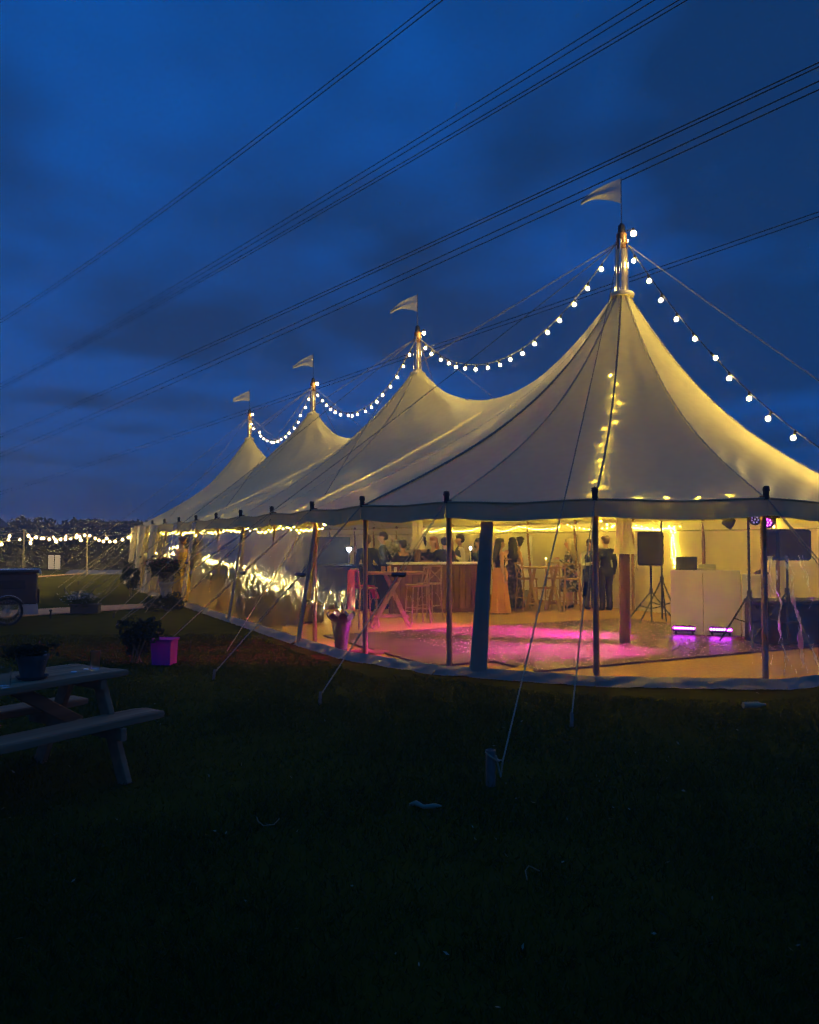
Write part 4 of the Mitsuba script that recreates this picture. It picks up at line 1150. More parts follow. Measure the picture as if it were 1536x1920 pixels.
# stage lamps on a T-bar stand
s4 = np.array([5.35, 12.95, 0.05])
t = thing('lamp_stand', 'dark stand with a cross bar of stage lamps under the right eave', 'lamp stand'); tripod(t, s4, 2.06, 0.5, 0.8, rot=0.2)
part(t, 'cross_bar', tube([[4.95, 12.95, 2.06], [5.80, 12.85, 2.06]], 0.018, 8), 'mat_dark', smooth=40)


def can(at, aim, label, lens, emit=None):
    at, d = np.asarray(at, float), np.asarray(aim, float) / np.linalg.norm(aim)
    t = thing('stage_lamp', label, 'stage lamp')
    M = trimesh.geometry.align_vectors([0, 0, 1], d); M[:3, 3] = at
    part(t, 'housing', lathe([(0, -0.11), (0.06, -0.10), (0.085, 0.0), (0.09, 0.06), (0.08, 0.06), (0.078, 0.045), (0, 0.045)], 20).apply_transform(M), 'mat_dark', smooth=40)
    leds = [lathe([(0, 0.047), (0.015, 0.047), (0.012, 0.056), (0, 0.058)], 10, (0.05 * math.cos(q), 0.05 * math.sin(q), 0)) for q in np.linspace(0, 2 * np.pi, 8)[:-1]] + [lathe([(0, 0.047), (0.015, 0.047), (0.012, 0.056), (0, 0.058)], 10)]
    kw = dict(emit=emit, weight=2) if emit is not None else {}
    part(t, 'lens', cat(leds).apply_transform(M), lens, stuff=True, smooth=True, **kw)
    return t


AIM = np.array([-0.2, 11.2, 0.0]) - np.array([5.62, 12.80, 1.97])
can((5.03, 12.93, 1.96), (-0.5, 0.1, -0.6), 'unlit round stage lamp left of the pole under the right eave', 'mat_blackgloss')
can((5.40, 12.80, 2.02), (-0.4, -0.7, -0.1), 'stage lamp with a dim blue face just right of the pole under the right eave', 'mat_lamp', np.array([0.10, 0.12, 0.9]) * 0.8)
can((5.62, 12.80, 1.98), (-0.75, -0.6, -0.25), 'stage lamp shining magenta under the right eave', 'mat_lamp', np.array([0.75, 0.03, 1.0]) * 12)
MAG = np.array([1.0, 0.03, 0.72])
for (tgt, pw, cut) in (((0.4, 12.7, 0.0), 520.0, 12.5), ((1.9, 14.8, 0.0), 900.0, 13.0), ((3.0, 14.4, 0.0), 620.0, 11.5), ((2.5, 12.3, 0.0), 480.0, 16.0)):
    scene[num('stage_beam')] = {'type': 'spot', 'to_world': T().look_at(origin=[5.54, 12.72, 1.96], target=list(tgt), up=[0, 0, 1]), 'intensity': {'type': 'rgb', 'value': (MAG * pw * LEVEL).tolist()}, 'cutoff_angle': cut, 'beam_width': cut * 0.55, 'sampling_weight': 2.5}

# ------------------------------------------------------------------ bar, tables, stools
bar = thing('bar_counter', 'long bar clad in dark upright wooden planks with a white top', 'bar')
ba, bb = np.array([-0.35, 18.75]), np.array([1.85, 19.25])
bd = (bb - ba) / np.linalg.norm(bb - ba); bn_ = np.array([-bd[1], bd[0]]); BA = math.atan2(bd[1], bd[0]); BL = np.linalg.norm(bb - ba)


def B(u, v, z): return np.array([*(ba + bd * u + bn_ * v), z])


rs = np.random.default_rng(15)
npk = 16
for k in range(npk):
    w = BL / npk
    part(bar, 'plank', rbox(w - 0.012, 0.03, 1.10, 0.006, B((k + 0.5) * w, rs.uniform(-0.006, 0.006), 0.575), BA), ('mat_barwood', 'mat_barwood2')[k % 2 if rs.random() < 0.7 else (k + 1) % 2])
part(bar, 'carcass', box(BL - 0.02, 0.58, 1.08, B(BL / 2, 0.32, 0.562), BA), 'mat_barwood2')
part(bar, 'counter_top', rbox(BL + 0.12, 0.74, 0.045, 0.008, B(BL / 2, 0.29, 1.15), BA), 'mat_white')
part(bar, 'plinth', rbox(BL, 0.05, 0.09, 0.006, B(BL / 2, -0.03, 0.065), BA), 'mat_barwood2')
part(bar, 'end_post', rbox(0.10, 0.10, 1.12, 0.01, B(-0.06, 0.0, 0.58), BA), 'mat_barwood2')
bb2 = thing('back_bar', 'dark lower counter running left from the wooden bar', 'bar')
part(bb2, 'front', rbox(2.5, 0.05, 1.02, 0.006, (-1.75, 19.9, 0.53), 0.15), 'mat_dark')
part(bb2, 'top', rbox(2.6, 0.6, 0.05, 0.01, (-1.80, 20.15, 1.065), 0.15), 'mat_dark')
part(bb2, 'shelf_unit', rbox(1.2, 0.45, 1.75, 0.01, (-2.15, 21.2, 0.895), 0.15), 'mat_dark')

# cold white lamp at the left end of the bar
lp = thing('work_lamp', 'small cold white lamp shining at the left end of the bar', 'lamp')
part(lp, 'stem', tube([[-1.47, 20.0, 1.08], [-1.47, 20.0, 1.42]], 0.012, 8), 'mat_metal', smooth=40)
part(lp, 'head', ball(0.055, (-1.47, 19.97, 1.47), 2), 'mat_lamp', smooth=True, emit=np.array([0.72, 0.90, 1.0]) * 90, weight=4)
part(lp, 'shade', lathe([(0.02, 1.50), (0.11, 1.51), (0.12, 1.52), (0.06, 1.56), (0.0, 1.57)], 18, (-1.47, 20.0, 0)), 'mat_metal', smooth=40)
lp = thing('candle_lamp', 'small cold white candle lamp on the bar top near the dark wall strip', 'lamp')
part(lp, 'holder', tube([[1.43, 19.25, 1.173], [1.43, 19.25, 1.46]], 0.018, 10), 'mat_white', smooth=40)
part(lp, 'flame', ball(0.028, (1.43, 19.25, 1.50), 2, (1, 1, 1.3)), 'mat_lamp', smooth=True, emit=np.array([0.85, 0.95, 1.0]) * 70, weight=2)


def vase(at, label, h, n, seed, mat='mat_leaf', petals=None, r=0.05, spread=0.1, catname='vase'):
    rs = np.random.default_rng(seed); t = thing('vase', label, catname)
    at = np.asarray(at, float)
    part(t, 'vessel', lathe([(0, 0), (r * 0.7, 0), (r, h * 0.35), (r * 0.55, h * 0.8), (r * 0.75, h), (0, h * 0.98)], 18, at), 'mat_gold' if petals else 'mat_glass', smooth=40)
    c = rs.normal(size=(n, 3)) * [spread, spread, spread * 0.8] + at + [0, 0, h + spread * 0.9]
    part(t, 'foliage', leafcloud(c, 0.035, rs), mat, stuff=True)
    if petals:
        c = rs.normal(size=(n, 3)) * [spread * 1.1, spread, spread * 0.9] + at + [0, 0, h + spread * 1.2]
        part(t, 'flowers', leafcloud(c, 0.04, rs), petals, stuff=True)


vase((1.62, 19.3, 1.173), 'small green sprig in a glass at the right end of the bar top', 0.12, 90, 3, r=0.04, spread=0.06)
vase((-0.28, 20.1, 1.09), 'tall gold vase of white flowers standing behind the left end of the bar', 0.30, 420, 4, petals='mat_petal', r=0.07, spread=0.12, catname='flower vase')
for (x, y, z, lab) in ((-0.80, 19.55, 1.09, 'glass jug of bright yellow drink on the left counter'),):
    t = thing('jug', lab, 'jug')
    part(t, 'glass', lathe([(0, 0), (0.07, 0), (0.085, 0.10), (0.05, 0.22), (0.06, 0.25), (0.055, 0.25), (0.045, 0.22), (0.078, 0.10), (0.062, 0.008), (0, 0.008)], 20, (x, y, z)), 'mat_glass', smooth=40)
    part(t, 'drink', lathe([(0, 0.010), (0.060, 0.010), (0.074, 0.10), (0.062, 0.14), (0, 0.14)], 20, (x, y, z)), 'mat_juice', smooth=40)


def trestle_table(name, label, c, az, w, d, h, mat):
    t = thing(name, label, 'table'); M = rotm(az, [0, 0, 1]); M[:3, 3] = c
    def A(m): return m.copy().apply_transform(M)
    for k in range(4): part(t, 'top_plank', A(rbox(w, d / 4 - 0.006, 0.04, 0.006, (0, (k - 1.5) * d / 4, h - 0.02))), mat)
    for sx in (-1, 1):
        for (y0, y1, off) in ((-0.42, 0.34, 0.028), (0.42, -0.34, -0.028)):
            part(t, 'leg', A(beam((sx * w * 0.32 + off, y0 * d * 1.15, 0), (sx * w * 0.32 + off, y1 * d * 1.15, h - 0.045), 0.05, 0.06, (1, 0, 0))), mat)
        part(t, 'foot_rail', A(beam((sx * w * 0.32, -d * 0.42, 0.18), (sx * w * 0.32, d * 0.42, 0.18), 0.035, 0.04)), mat)
    part(t, 'stretcher', A(beam((-w * 0.32, 0, h * 0.52), (w * 0.32, 0, h * 0.52), 0.04, 0.05)), mat)
    return t


def x_table(name, label, c, az, w, d, h, mat):
    """tall table whose crossed legs are seen from the long side"""
    t = thing(name, label, 'table'); M = rotm(az, [0, 0, 1]); M[:3, 3] = c
    def A(m): return m.copy().apply_transform(M)
    for k in range(4): part(t, 'top_plank', A(rbox(w, d / 4 - 0.006, 0.045, 0.006, (0, (k - 1.5) * d / 4, h - 0.022))), mat)
    for sy in (-1, 1):
        part(t, 'leg', A(beam((-w * 0.40, sy * d * 0.30, 0), (w * 0.10, sy * d * 0.30, h - 0.05), 0.06, 0.05, (0, 1, 0))), mat)
        part(t, 'leg', A(beam((w * 0.24, sy * d * 0.30 + 0.055, 0), (-w * 0.16, sy * d * 0.30 + 0.055, h - 0.05), 0.06, 0.05, (0, 1, 0))), mat)
        part(t, 'foot_rail', A(beam((-w * 0.36, sy * d * 0.30 + 0.11, 0.20), (w * 0.24, sy * d * 0.30 + 0.11, 0.20), 0.035, 0.035)), mat)
    part(t, 'stretcher', A(beam((-w * 0.06, -d * 0.3, h * 0.6), (-w * 0.06, d * 0.3, h * 0.6), 0.04, 0.05)), mat)


def stool(label, c, az, mat, h=0.76, group=None):
    t = thing('bar_stool', label, 'stool', group); M = rotm(az, [0, 0, 1]); M[:3, 3] = c
    def A(m): return m.copy().apply_transform(M)
    part(t, 'seat', A(rbox(0.40, 0.38, 0.035, 0.012, (0, 0, h))), mat)
    for sx in (-1, 1):
        part(t, 'leg', A(tube([(sx * 0.20, -0.20, 0), (sx * 0.165, -0.155, h - 0.018)], 0.017, 8)), mat, smooth=40)
        part(t, 'leg', A(tube([(sx * 0.20, 0.21, 0), (sx * 0.175, 0.165, h), (sx * 0.17, 0.22, h + 0.36)], 0.017, 8)), mat, smooth=40)
        part(t, 'side_rail', A(tube([(sx * 0.185, -0.185, 0.30), (sx * 0.185, 0.19, 0.30)], 0.012, 6)), mat, smooth=40)
    part(t, 'front_rail', A(tube([(-0.185, -0.185, 0.24), (0.185, -0.185, 0.24)], 0.012, 6)), mat, smooth=40)
    th = np.linspace(0, math.pi, 13)
    part(t, 'bentwood_brace', A(cat(tube([(-0.165 * math.cos(q), -0.17, 0.30 + 0.26 * math.sin(q)) for q in th], 0.009, 6), tube([(-0.165 * math.cos(q), 0.17, 0.30 + 0.26 * math.sin(q)) for q in th], 0.009, 6))), mat, smooth=40)
    part(t, 'back_rail', A(beam((-0.19, 0.22, h + 0.36), (0.19, 0.22, h + 0.36), 0.045, 0.03)), mat)
    part(t, 'back_cross', A(cat(beam((-0.165, 0.20, h + 0.04), (0.165, 0.217, h + 0.33), 0.024, 0.014, (0, 1, 0)), beam((0.165, 0.203, h + 0.04), (-0.165, 0.22, h + 0.33), 0.024, 0.014, (0, 1, 0)))), mat)
    return t


x_table('poseur_table', 'tall wooden table with crossed legs in front of the bar', (-0.28, 15.9, 0.02), 0.12, 1.15, 0.62, 1.06, 'mat_tablewood')
stool('bar_stool draped with the pink shawl, left of the tall crossed-leg table'.replace('bar_stool', 'wooden bar stool'), (-0.85, 15.75, 0.02), 2.0, 'mat_tablewood')
stool('wooden bar stool close to the right of the tall crossed-leg table', (0.16, 16.6, 0.02), -1.2, 'mat_tablewood')
stool('wooden bar stool against the bar planks, right of the crossed-leg table', (0.42, 17.3, 0.02), -0.6, 'mat_tablewood')
# pink shawl over the first stool
def shawl(Uu, Vv):
    x = (Uu - 0.5) * 0.42; f = 0.018 * np.sin(16 * Uu + 2 * Vv) + 0.01 * np.sin(31 * Uu)
    s = Vv * 1.05
    z = np.where(s < 0.33, 0.80 + s, np.where(s < 0.40, 1.13 + 0.02 * np.sin((s - 0.33) / 0.07 * np.pi), 1.13 - (s - 0.40) * 1.15))
    y = np.where(s < 0.33, 0.195 + 0.02 * s, np.where(s < 0.40, 0.20 + (s - 0.33) * 1.0, 0.275 + 0.03 * (s - 0.4))) + f * np.where(s > 0.4, 1.0, 0.2)
    return x * (1 + 0.25 * np.clip(s - 0.45, 0, 1)), y, z - 0.04 + f * 0.3
g = grid(shawl, np.linspace(0, 1, 30), np.linspace(0, 1, 40)); M = rotm(2.0, [0, 0, 1]); M[:3, 3] = (-0.85, 15.75, 0.02)
g2 = grid(lambda Uu, Vv: ((Uu - 0.5) * 0.36, -0.20 + 0.36 * Vv - 0.03 * (Vv < 0.12), 0.80 - 0.25 * np.clip(0.2 - Vv, 0, 1) / 0.2 + 0.012 * np.sin(19 * Uu + 8 * Vv)), np.linspace(0, 1, 22), np.linspace(0, 1, 26))
single('shawl', cat(g, g2).apply_transform(M), 'mat_pink', 'bright pink shawl hung over a bar stool by the tall table', 'shawl', smooth=True)
for (x, y, mat, lab, hh, r) in ((-0.50, 15.8, 'mat_gold', 'copper mug on the tall crossed-leg table', 0.11, 0.045), (-0.27, 15.85, 'mat_white', 'short pale candle jar on the tall crossed-leg table', 0.09, 0.032), (-0.40, 16.0, 'mat_gold', 'second copper mug on the tall crossed-leg table, farther back', 0.11, 0.04)):
    single('mug', lathe([(0, 0), (r * 0.9, 0), (r, hh), (r * 0.9, hh), (r * 0.82, 0.01), (0, 0.01)], 18, (x, y, 1.082)), mat, lab, 'cup', smooth=40)

trestle_table('side_table', 'light wooden tall table with candle and bottles near the far cloth wall', (3.13, 19.3, 0.02), 0.25, 0.85, 0.60, 1.05, 'mat_stoolwood')
stool('cross-back bar stool at the right end of the light tall table', (3.82, 19.3, 0.02), 3.0, 'mat_stoolwood')
stool('cross-back bar stool behind the light tall table, nearer its middle', (3.52, 19.75, 0.02), 0.25, 'mat_stoolwood')
stool('cross-back bar stool at the left end of the light tall table', (2.78, 19.45, 0.02), 1.9, 'mat_stoolwood')
cd = thing('candle', 'lit pale candle on the light tall table', 'candle')
part(cd, 'wax', lathe([(0, 0), (0.022, 0), (0.022, 0.16), (0, 0.165)], 12, (3.20, 19.25, 1.072)), 'mat_petal', smooth=40)
part(cd, 'flame', ball(0.010, (3.20, 19.25, 1.262), 1, (1, 1, 2)), 'mat_lamp', smooth=True, emit=FAIRY * 60, weight=0.5)
for (x, y, lab) in ((3.34, 19.3, 'slim bottle right of the candle on the light tall table'), (3.08, 19.32, 'slim bottle left of the candle on the light tall table')):
    single('bottle', lathe([(0, 0), (0.03, 0), (0.03, 0.14), (0.012, 0.18), (0.012, 0.23), (0, 0.23)], 14, (x, y, 1.072)), 'mat_glass', lab, 'bottle', smooth=40)
ab = thing('door_flap_panel', 'pale triangular panel standing in for a tied-back door flap at the far cloth wall', 'board')  # panel put in for the tied-back door flap of the far wall
pr = trimesh.creation.extrude_polygon(Polygon([(-0.46, 0.0), (0.34, 0.0), (0.30, 1.38), (0.16, 1.42)]), 0.025, engine='earcut')
M = np.array([[1, 0, 0, 2.82], [0, 0, -1, 20.9], [0, 1, 0, 0.42], [0, 0, 0, 1.0]])
part(ab, 'face', pr.apply_transform(rotm(0.12, [0, 1, 0]) if False else M), 'mat_white')
part(ab, 'frame', beam((3.13, 20.86, 0.02), (3.0, 20.86, 1.86), 0.05, 0.04, (0, 1, 0)), 'mat_polewood')
part(ab, 'base', rbox(0.62, 0.40, 0.36, 0.02, (2.75, 20.9, 0.22)), 'mat_stone')

# low brown seats and crates behind the left clear walls
for (x, y, az, lab) in ((-2.35, 16.4, 0.5, 'brown upholstered bench end seen low behind the glittering clear wall'), (-3.2, 18.2, 0.5, 'brown upholstered bench farther back behind the glittering clear wall')):
    t = thing('lounge_bench', lab, 'bench'); M = rotm(az, [0, 0, 1]); M[:3, 3] = (x, y, 0.02)
    part(t, 'seat', rbox(1.2, 0.55, 0.40, 0.05, (0, 0, 0.22)).apply_transform(M), 'mat_sofa')
    part(t, 'backrest', rbox(1.2, 0.16, 0.48, 0.05, (0, 0.28, 0.64)).apply_transform(M), 'mat_sofa')
# flared dark pot behind the clear wall
fp = thing('flared_pot', 'tall dark flared pot with a pointed rim behind the clear wall', 'pot')
def fpot(Uu, Vv):
    k = 9; r = 0.09 + 0.075 * Vv ** 1.2 + 0.06 * np.clip(Vv - 0.85, 0, 1) / 0.15
    zz = 0.52 * Vv + 0.055 * np.abs(np.cos(k * Uu / 2)) * np.clip(Vv - 0.9, 0, 1) / 0.1
    return -1.04 + r * np.cos(Uu), 12.55 + r * np.sin(Uu), zz + 0.02
part(fp, 'pot', grid(fpot, np.linspace(0, 2 * np.pi, 73), np.r_[0, np.linspace(0.02, 0.85, 12), np.linspace(0.88, 1, 8)]), 'mat_purplepot', smooth=True)
part(fp, 'soil', lathe([(0, 0.42), (0.15, 0.42), (0.15, 0.44), (0, 0.45)], 20, (-1.04, 12.55, 0.02)), 'mat_dark')
rs = np.random.default_rng(3)
part(fp, 'dry_stems', cat([tube([(-1.04 + rs.normal() * 0.03, 12.55 + rs.normal() * 0.03, 0.44), (-1.04 + rs.normal() * 0.12, 12.55 + rs.normal() * 0.1, rs.uniform(0.66, 0.95))], 0.004, 5) for _ in range(16)]), 'mat_twig', stuff=True)
def crumple(c, sx, sy, h, seed):
    g = grid(lambda a, b: (a * sx, b * sy, 0 * a), np.linspace(-1, 1, 26), np.linspace(-1, 1, 20))
    v = g.vertices.copy(); e = np.clip(1.15 - np.hypot(v[:, 0] / sx, v[:, 1] / sy), 0, 1)
    v[:, 2] = 0.026 + h * e ** 0.7 * meshkit.fbm(v * [7, 7, 0] + seed, 3, seed); g.vertices = v + np.array(c); return g
single('cloth_bundle', crumple((-0.62, 12.25, 0.0), 0.34, 0.16, 0.09, 4), 'mat_cloth_pink', 'dark pink folded cloth on the matting just inside the clear wall', 'cloth', smooth=True)
single('cloth_bundle', crumple((1.42, 10.55, 0.0), 0.20, 0.10, 0.10, 9), 'mat_yellowcloth', 'yellow cloth lying inside the wall to the right of the dark strip', 'cloth', smooth=True)

# ------------------------------------------------------------------ people
def person(label, x, y, face, h=1.75, hair='mat_hair_dark', style='short', top='mat_blacksuit', legs='mat_blacksuit', dress=None, arms=('down', 'down'), female=False, z=0.02, turn=0.0, sleeves=True, waistcoat=False, collar=False):
    """face: the compass of the view in degrees, 0 looks away from the camera (+y), 90 looks left (-x)"""
    t = thing('person', label, 'person')
    k = h / 1.75
    M = rotm(math.radians(face), [0, 0, 1]); M[:3, :3] *= k; M[:3, 3] = (x, y, z)
    sw, hw = (0.165, 0.105) if female else (0.195, 0.10)
    hs = rotm(math.radians(turn), [0, 0, 1])
    hd = lambda p: tuple((hs[:3, :3] @ np.array(p[:3]))) + (p[3],)
    J = {}
    sh = 1.43
    chains = [[(0, 0.0, 0.98, 0.125), (0, 0.0, 1.12, 0.105), (0, 0.005, 1.28, 0.115), (0, -0.01, 1.40, 0.085)],
        [(-sw + 0.04, -0.01, 1.40, 0.06), (sw - 0.04, -0.01, 1.40, 0.06)], [(-sw * 0.6, 0.01, 1.30, 0.09), (sw * 0.6, 0.01, 1.30, 0.09)],
        [(-hw * 0.7, 0, 0.96, 0.10), (hw * 0.7, 0, 0.96, 0.10)],
        [(0, -0.015, 1.42, 0.06), (0, 0.005, 1.53, 0.052)]]
    head = [[hd((0, 0.0, 1.655, 0.086)), hd((0, 0.035, 1.625, 0.078))], [hd((0, 0.035, 1.62, 0.075)), hd((0, 0.062, 1.565, 0.042))], [hd((0, -0.03, 1.66, 0.084)), hd((0, 0.01, 1.66, 0.085))], [(0, 0.005, 1.52, 0.05), hd((0, 0.01, 1.58, 0.055))],
        [hd((0, 0.105, 1.645, 0.010)), hd((0, 0.122, 1.612, 0.016))], [hd((-0.022, 0.105, 1.578, 0.009)), hd((0.022, 0.105, 1.578, 0.009))],
        [hd((-0.082, 0.0, 1.64, 0.016)), hd((-0.086, -0.008, 1.615, 0.012))], [hd((0.082, 0.0, 1.64, 0.016)), hd((0.086, -0.008, 1.615, 0.012))]]
    lg, shoes, sl, hands = [], [], [], []
    for s in (-1, 1):
        lg.append([(s * hw * 0.95, 0, 0.94, 0.095), (s * (hw - 0.005), 0.012, 0.52, 0.060), (s * (hw + 0.005), -0.01, 0.09, 0.042)])
        shoes.append([(s * (hw + 0.005), -0.03, 0.045, 0.042), (s * (hw + 0.02), 0.13, 0.032, 0.036)])
        a = arms[0 if s < 0 else 1]
        S0 = np.array([s * sw, -0.01, 1.39])
        if a == 'down': E, Wr = S0 + [s * 0.05, -0.02, -0.29], S0 + [s * 0.055, 0.05, -0.54]
        elif a == 'bent': E, Wr = S0 + [s * 0.07, -0.03, -0.28], S0 + [-s * 0.02, 0.20, -0.16]
        elif a == 'cross': E, Wr = S0 + [s * 0.06, 0.05, -0.27], S0 + [-s * 0.20, 0.20, -0.23]
        elif a == 'hip': E, Wr = S0 + [s * 0.16, -0.06, -0.24], S0 + [-s * 0.01, 0.03, -0.43]
        else: E, Wr = S0 + [s * 0.05, 0.14, -0.24], S0 + [s * 0.0, 0.40, -0.20]   # reach
        arm = [(*S0, 0.056), (*E, 0.041), (*Wr, 0.029)]
        chains.append(arm); sl.append([(*S0, 0.064), (*E, 0.052), (*(np.array(E) * 0.06 + np.array(Wr) * 0.94), 0.039)])
        d = (Wr - E) / np.linalg.norm(Wr - E); sd = np.cross(d, [0, 0, 1.0] if abs(d[2]) < 0.8 else [s * 1.0, 0, 0]); sd /= np.linalg.norm(sd); up = np.cross(sd, d)
        pc = Wr + d * 0.075
        hands.append([(*Wr, 0.026), (*pc, 0.027)]); hands.append([(*(pc + sd * 0.018), 0.019), (*(pc - sd * 0.018), 0.019)])
        for q, (o, ln) in enumerate(((-0.028, 0.060), (-0.010, 0.076), (0.010, 0.072), (0.027, 0.054))):
            b = pc + sd * o + d * 0.012; m_ = b + d * ln * 0.55 - up * 0.010; e = m_ + d * ln * 0.35 - up * 0.028
            hands.append([(*b, 0.0095), (*m_, 0.009), (*e, 0.0075)])
        b = Wr + d * 0.03 + sd * 0.022; hands.append([(*b, 0.011), (*(b + d * 0.035 + sd * 0.022), 0.0105), (*(b + d * 0.065 + sd * 0.016 - up * 0.012), 0.008)])
    body = hullchain(chains + head + lg + hands + [[(s * (hw + 0.005), -0.02, 0.05, 0.035), (s * (hw + 0.015), 0.11, 0.03, 0.026)] for s in (-1, 1)], 0.035, 3)
    part(t, 'body', body.apply_transform(M), 'mat_skin', smooth=True)
    # hair
    cap = [[hd((0, -0.022, 1.685, 0.094)), hd((0, 0.012, 1.692, 0.086))], [hd((0, -0.045, 1.63, 0.078)), hd((0, -0.03, 1.68, 0.088))], [hd((-0.035, 0.045, 1.715, 0.05)), hd((0.035, 0.045, 1.715, 0.05))]]
    if style == 'long': cap += [[hd((s * 0.055, -0.035, 1.63, 0.055)), hd((s * 0.065, -0.07, 1.48, 0.055)), (s * 0.06, -0.11, 1.33, 0.045), (s * 0.05, -0.125, 1.22, 0.03)] for s in (-1, 1)] + [[hd((0, -0.07, 1.62, 0.06)), (0, -0.115, 1.42, 0.055), (0, -0.13, 1.24, 0.04)]]
    if style == 'bob': cap += [[hd((s * 0.065, -0.01, 1.66, 0.045)), hd((s * 0.072, -0.02, 1.55, 0.042))] for s in (-1, 1)] + [[hd((0, -0.06, 1.64, 0.07)), hd((0, -0.07, 1.54, 0.055))]]
    if style == 'bun': cap += [[hd((0, -0.10, 1.70, 0.05)), hd((0, -0.115, 1.72, 0.048))]]
    part(t, 'hair', hullchain(cap, 0.03, 3).apply_transform(M), hair, smooth=True)
    if dress:
        tors = [[(0, 0.0, 1.0, 0.132), (0, 0.0, 1.12, 0.112), (0, 0.008, 1.27, 0.128), (0, -0.005, 1.34, 0.10)], [(-sw * 0.55, 0.012, 1.30, 0.098), (sw * 0.55, 0.012, 1.30, 0.098)], [(-hw * 0.75, 0, 0.97, 0.112), (hw * 0.75, 0, 0.97, 0.112)]]
        if sleeves: tors += sl
        part(t, 'bodice', hullchain(tors, 0.035, 3).apply_transform(M), top, smooth=True)
        def skirt_fn(U, V, b=dress[1], w=dress[2]):
            zz = 1.08 * (1 - V) + b * V
            r = 0.125 + (w - 0.125) * V ** 0.75 + 0.055 * np.exp(-((V - 0.14) / 0.12) ** 2)
            r = r * (1 + 0.10 * V * np.sin(8 * U + 1) + 0.05 * V * np.sin(15 * U))
            return r * 1.08 * np.cos(U), r * 0.92 * np.sin(U), zz
        part(t, 'skirt', grid(skirt_fn, np.linspace(0, 2 * np.pi, 65), np.linspace(0, 1, 22)).apply_transform(M), dress[0], smooth=True)
    else:
        tors = [[(0, 0.0, 0.88, 0.145), (0, 0.0, 1.10, 0.122), (0, 0.008, 1.28, 0.130), (0, -0.01, 1.40, 0.092)], [(-sw + 0.04, -0.01, 1.395, 0.070), (sw - 0.04, -0.01, 1.395, 0.070)], [(-sw * 0.62, 0.008, 1.29, 0.102), (sw * 0.62, 0.008, 1.29, 0.102)], [(-hw * 0.75, 0, 0.90, 0.115), (hw * 0.75, 0, 0.90, 0.115)]]
        if waistcoat:
            part(t, 'shirt', hullchain(tors + sl, 0.035, 3).apply_transform(M), 'mat_shirt', smooth=True)
            wc = [[(p[0] * 1.02, p[1], p[2], p[3] + 0.008) for p in c] for c in tors if c is not tors[1]]
            part(t, 'waistcoat', hullchain(wc, 0.035, 3).apply_transform(M), top, smooth=True)
        else: part(t, 'jacket', hullchain(tors + (sl if sleeves else []), 0.035, 3).apply_transform(M), top, smooth=True)
        if collar: part(t, 'collar', lathe([(0.058, 1.425), (0.075, 1.425), (0.066, 1.475), (0.058, 1.475)], 18).apply_transform(M), 'mat_shirt', smooth=40)
        tr_ = [[(p[0], p[1], p[2], r_) for p, r_ in zip(c, (0.108, 0.082, 0.068))] for c in lg]
        part(t, 'trousers', hullchain(tr_, 0.04, 3).apply_transform(M), legs, smooth=True)
    part(t, 'shoes', hullchain(shoes, 0.03, 2).apply_transform(M), 'mat_black', smooth=True)
    return t


person('man in a navy suit, back turned, at the left end of the bar', -0.98, 19.2, 10, 1.78, 'mat_hair_brown', 'short', 'mat_navy', 'mat_navy', arms=('down', 'bent'), collar=True)
person('tall man in a grey-blue suit facing left behind the yellow jug', -0.66, 20.5, 95, 1.86, 'mat_hair_dark', 'short', 'mat_greysuit', 'mat_greysuit', arms=('bent', 'down'), collar=True)
person('woman with red-brown bobbed hair and dark top beside the tall grey-suited man', -0.36, 20.7, 160, 1.68, 'mat_hair_red', 'bob', 'mat_blacksuit', dress=('mat_blacksuit', 0.45, 0.26), female=True, arms=('down', 'bent'))
person('woman with dark bun in a black top, left of the white flowers', -0.16, 19.7, 30, 1.66, 'mat_hair_dark', 'bun', 'mat_blacksuit', dress=('mat_print', 0.35, 0.25), female=True, arms=('down', 'bent'))
person('dark haired person in black right behind the white flowers', 0.32, 20.6, -20, 1.75, 'mat_hair_dark', 'bob', 'mat_blacksuit', dress=('mat_blacksuit', 0.4, 0.25), female=True, arms=('bent', 'down'))
person('woman with auburn hair and bare arms raised to her chest behind the bar top', 0.60, 20.4, 120, 1.74, 'mat_hair_red', 'long', 'mat_print', dress=('mat_print', 0.4, 0.25), female=True, arms=('cross', 'bent'), sleeves=False)
person('man in a black suit, back turned, just left of the bar pole', 0.86, 20.1, -10, 1.73, 'mat_hair_dark', 'short', 'mat_blacksuit', 'mat_blacksuit', arms=('down', 'bent'), collar=True)
person('person in white shirt and grey waistcoat serving behind the bar', 1.28, 20.9, 100, 1.80, 'mat_hair_dark', 'short', 'mat_greysuit', 'mat_blacksuit', arms=('bent', 'down'), waistcoat=True)
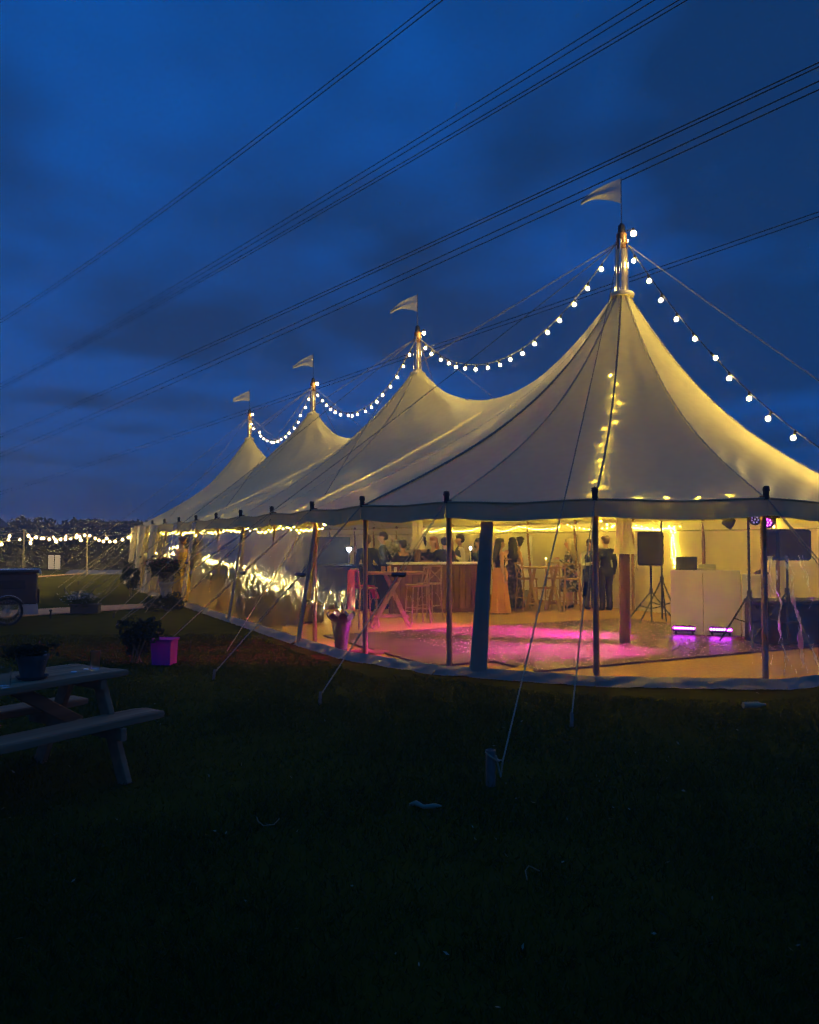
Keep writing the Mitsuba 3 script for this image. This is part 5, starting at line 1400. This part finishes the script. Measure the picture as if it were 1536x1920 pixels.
person('dark haired guest half hidden by the dark wall strip behind the bar lamp', 1.76, 21.0, 170, 1.70, 'mat_hair_dark', 'bob', 'mat_blacksuit', dress=('mat_blacksuit', 0.4, 0.25), female=True)
person('woman in a dark top and long orange skirt right of the bar end', 2.06, 18.7, -75, 1.70, 'mat_hair_dark', 'long', 'mat_blacksuit', dress=('mat_orange', 0.03, 0.25), female=True, arms=('bent', 'down'), sleeves=False)
person('woman in a long dark patterned dress with her back turned, beside the orange skirt', 2.52, 20.1, 5, 1.72, 'mat_hair_dark', 'long', 'mat_print', dress=('mat_print', 0.04, 0.26), female=True, arms=('bent', 'bent'), sleeves=False)
person('woman in dark sleeveless dress behind the one in the patterned dress', 2.86, 21.2, 60, 1.74, 'mat_hair_dark', 'bob', 'mat_blacksuit', dress=('mat_blacksuit', 0.10, 0.25), female=True, arms=('down', 'bent'), sleeves=False)
person('woman with long fair hair in a floral dress behind the cross-back stools', 3.93, 20.2, 60, 1.70, 'mat_hair_fair', 'long', 'mat_floral', dress=('mat_floral', 0.42, 0.25), female=True, arms=('bent', 'down'))
person('man in pale shirt and waistcoat with folded arms beside the pole', 4.40, 20.0, 200, 1.68, 'mat_hair_brown', 'short', 'mat_greysuit', 'mat_greysuit', arms=('cross', 'cross'), waistcoat=True)
person('man in a dark suit seen from behind, right of the pole', 4.68, 19.6, 20, 1.76, 'mat_hair_brown', 'short', 'mat_blacksuit', 'mat_blacksuit', arms=('down', 'down'), collar=True)
person('person in a yellow backless dress standing in the lit tent entrance', -5.98, 21.6, 55, 1.74, 'mat_hair_red', 'bun', 'mat_yellowdress', dress=('mat_yellowdress', 0.1, 0.24), female=True, arms=('bent', 'down'), sleeves=False)

# ------------------------------------------------------------------ night mist
scene['air'] = {'type': 'homogeneous', 'albedo': 0.95, 'sigma_t': 0.0034}
scene['haze'] = {'type': 'cube', 'to_world': T().translate([-60, 190, 11]).scale([420, 330, 13]), 'bsdf': {'type': 'null'}, 'interior': {'type': 'ref', 'id': 'air'}}
labels['haze'] = {'kind': 'stuff', 'label': 'thin night mist over the field'}
scene['camera']['medium'] = {'type': 'ref', 'id': 'air'}
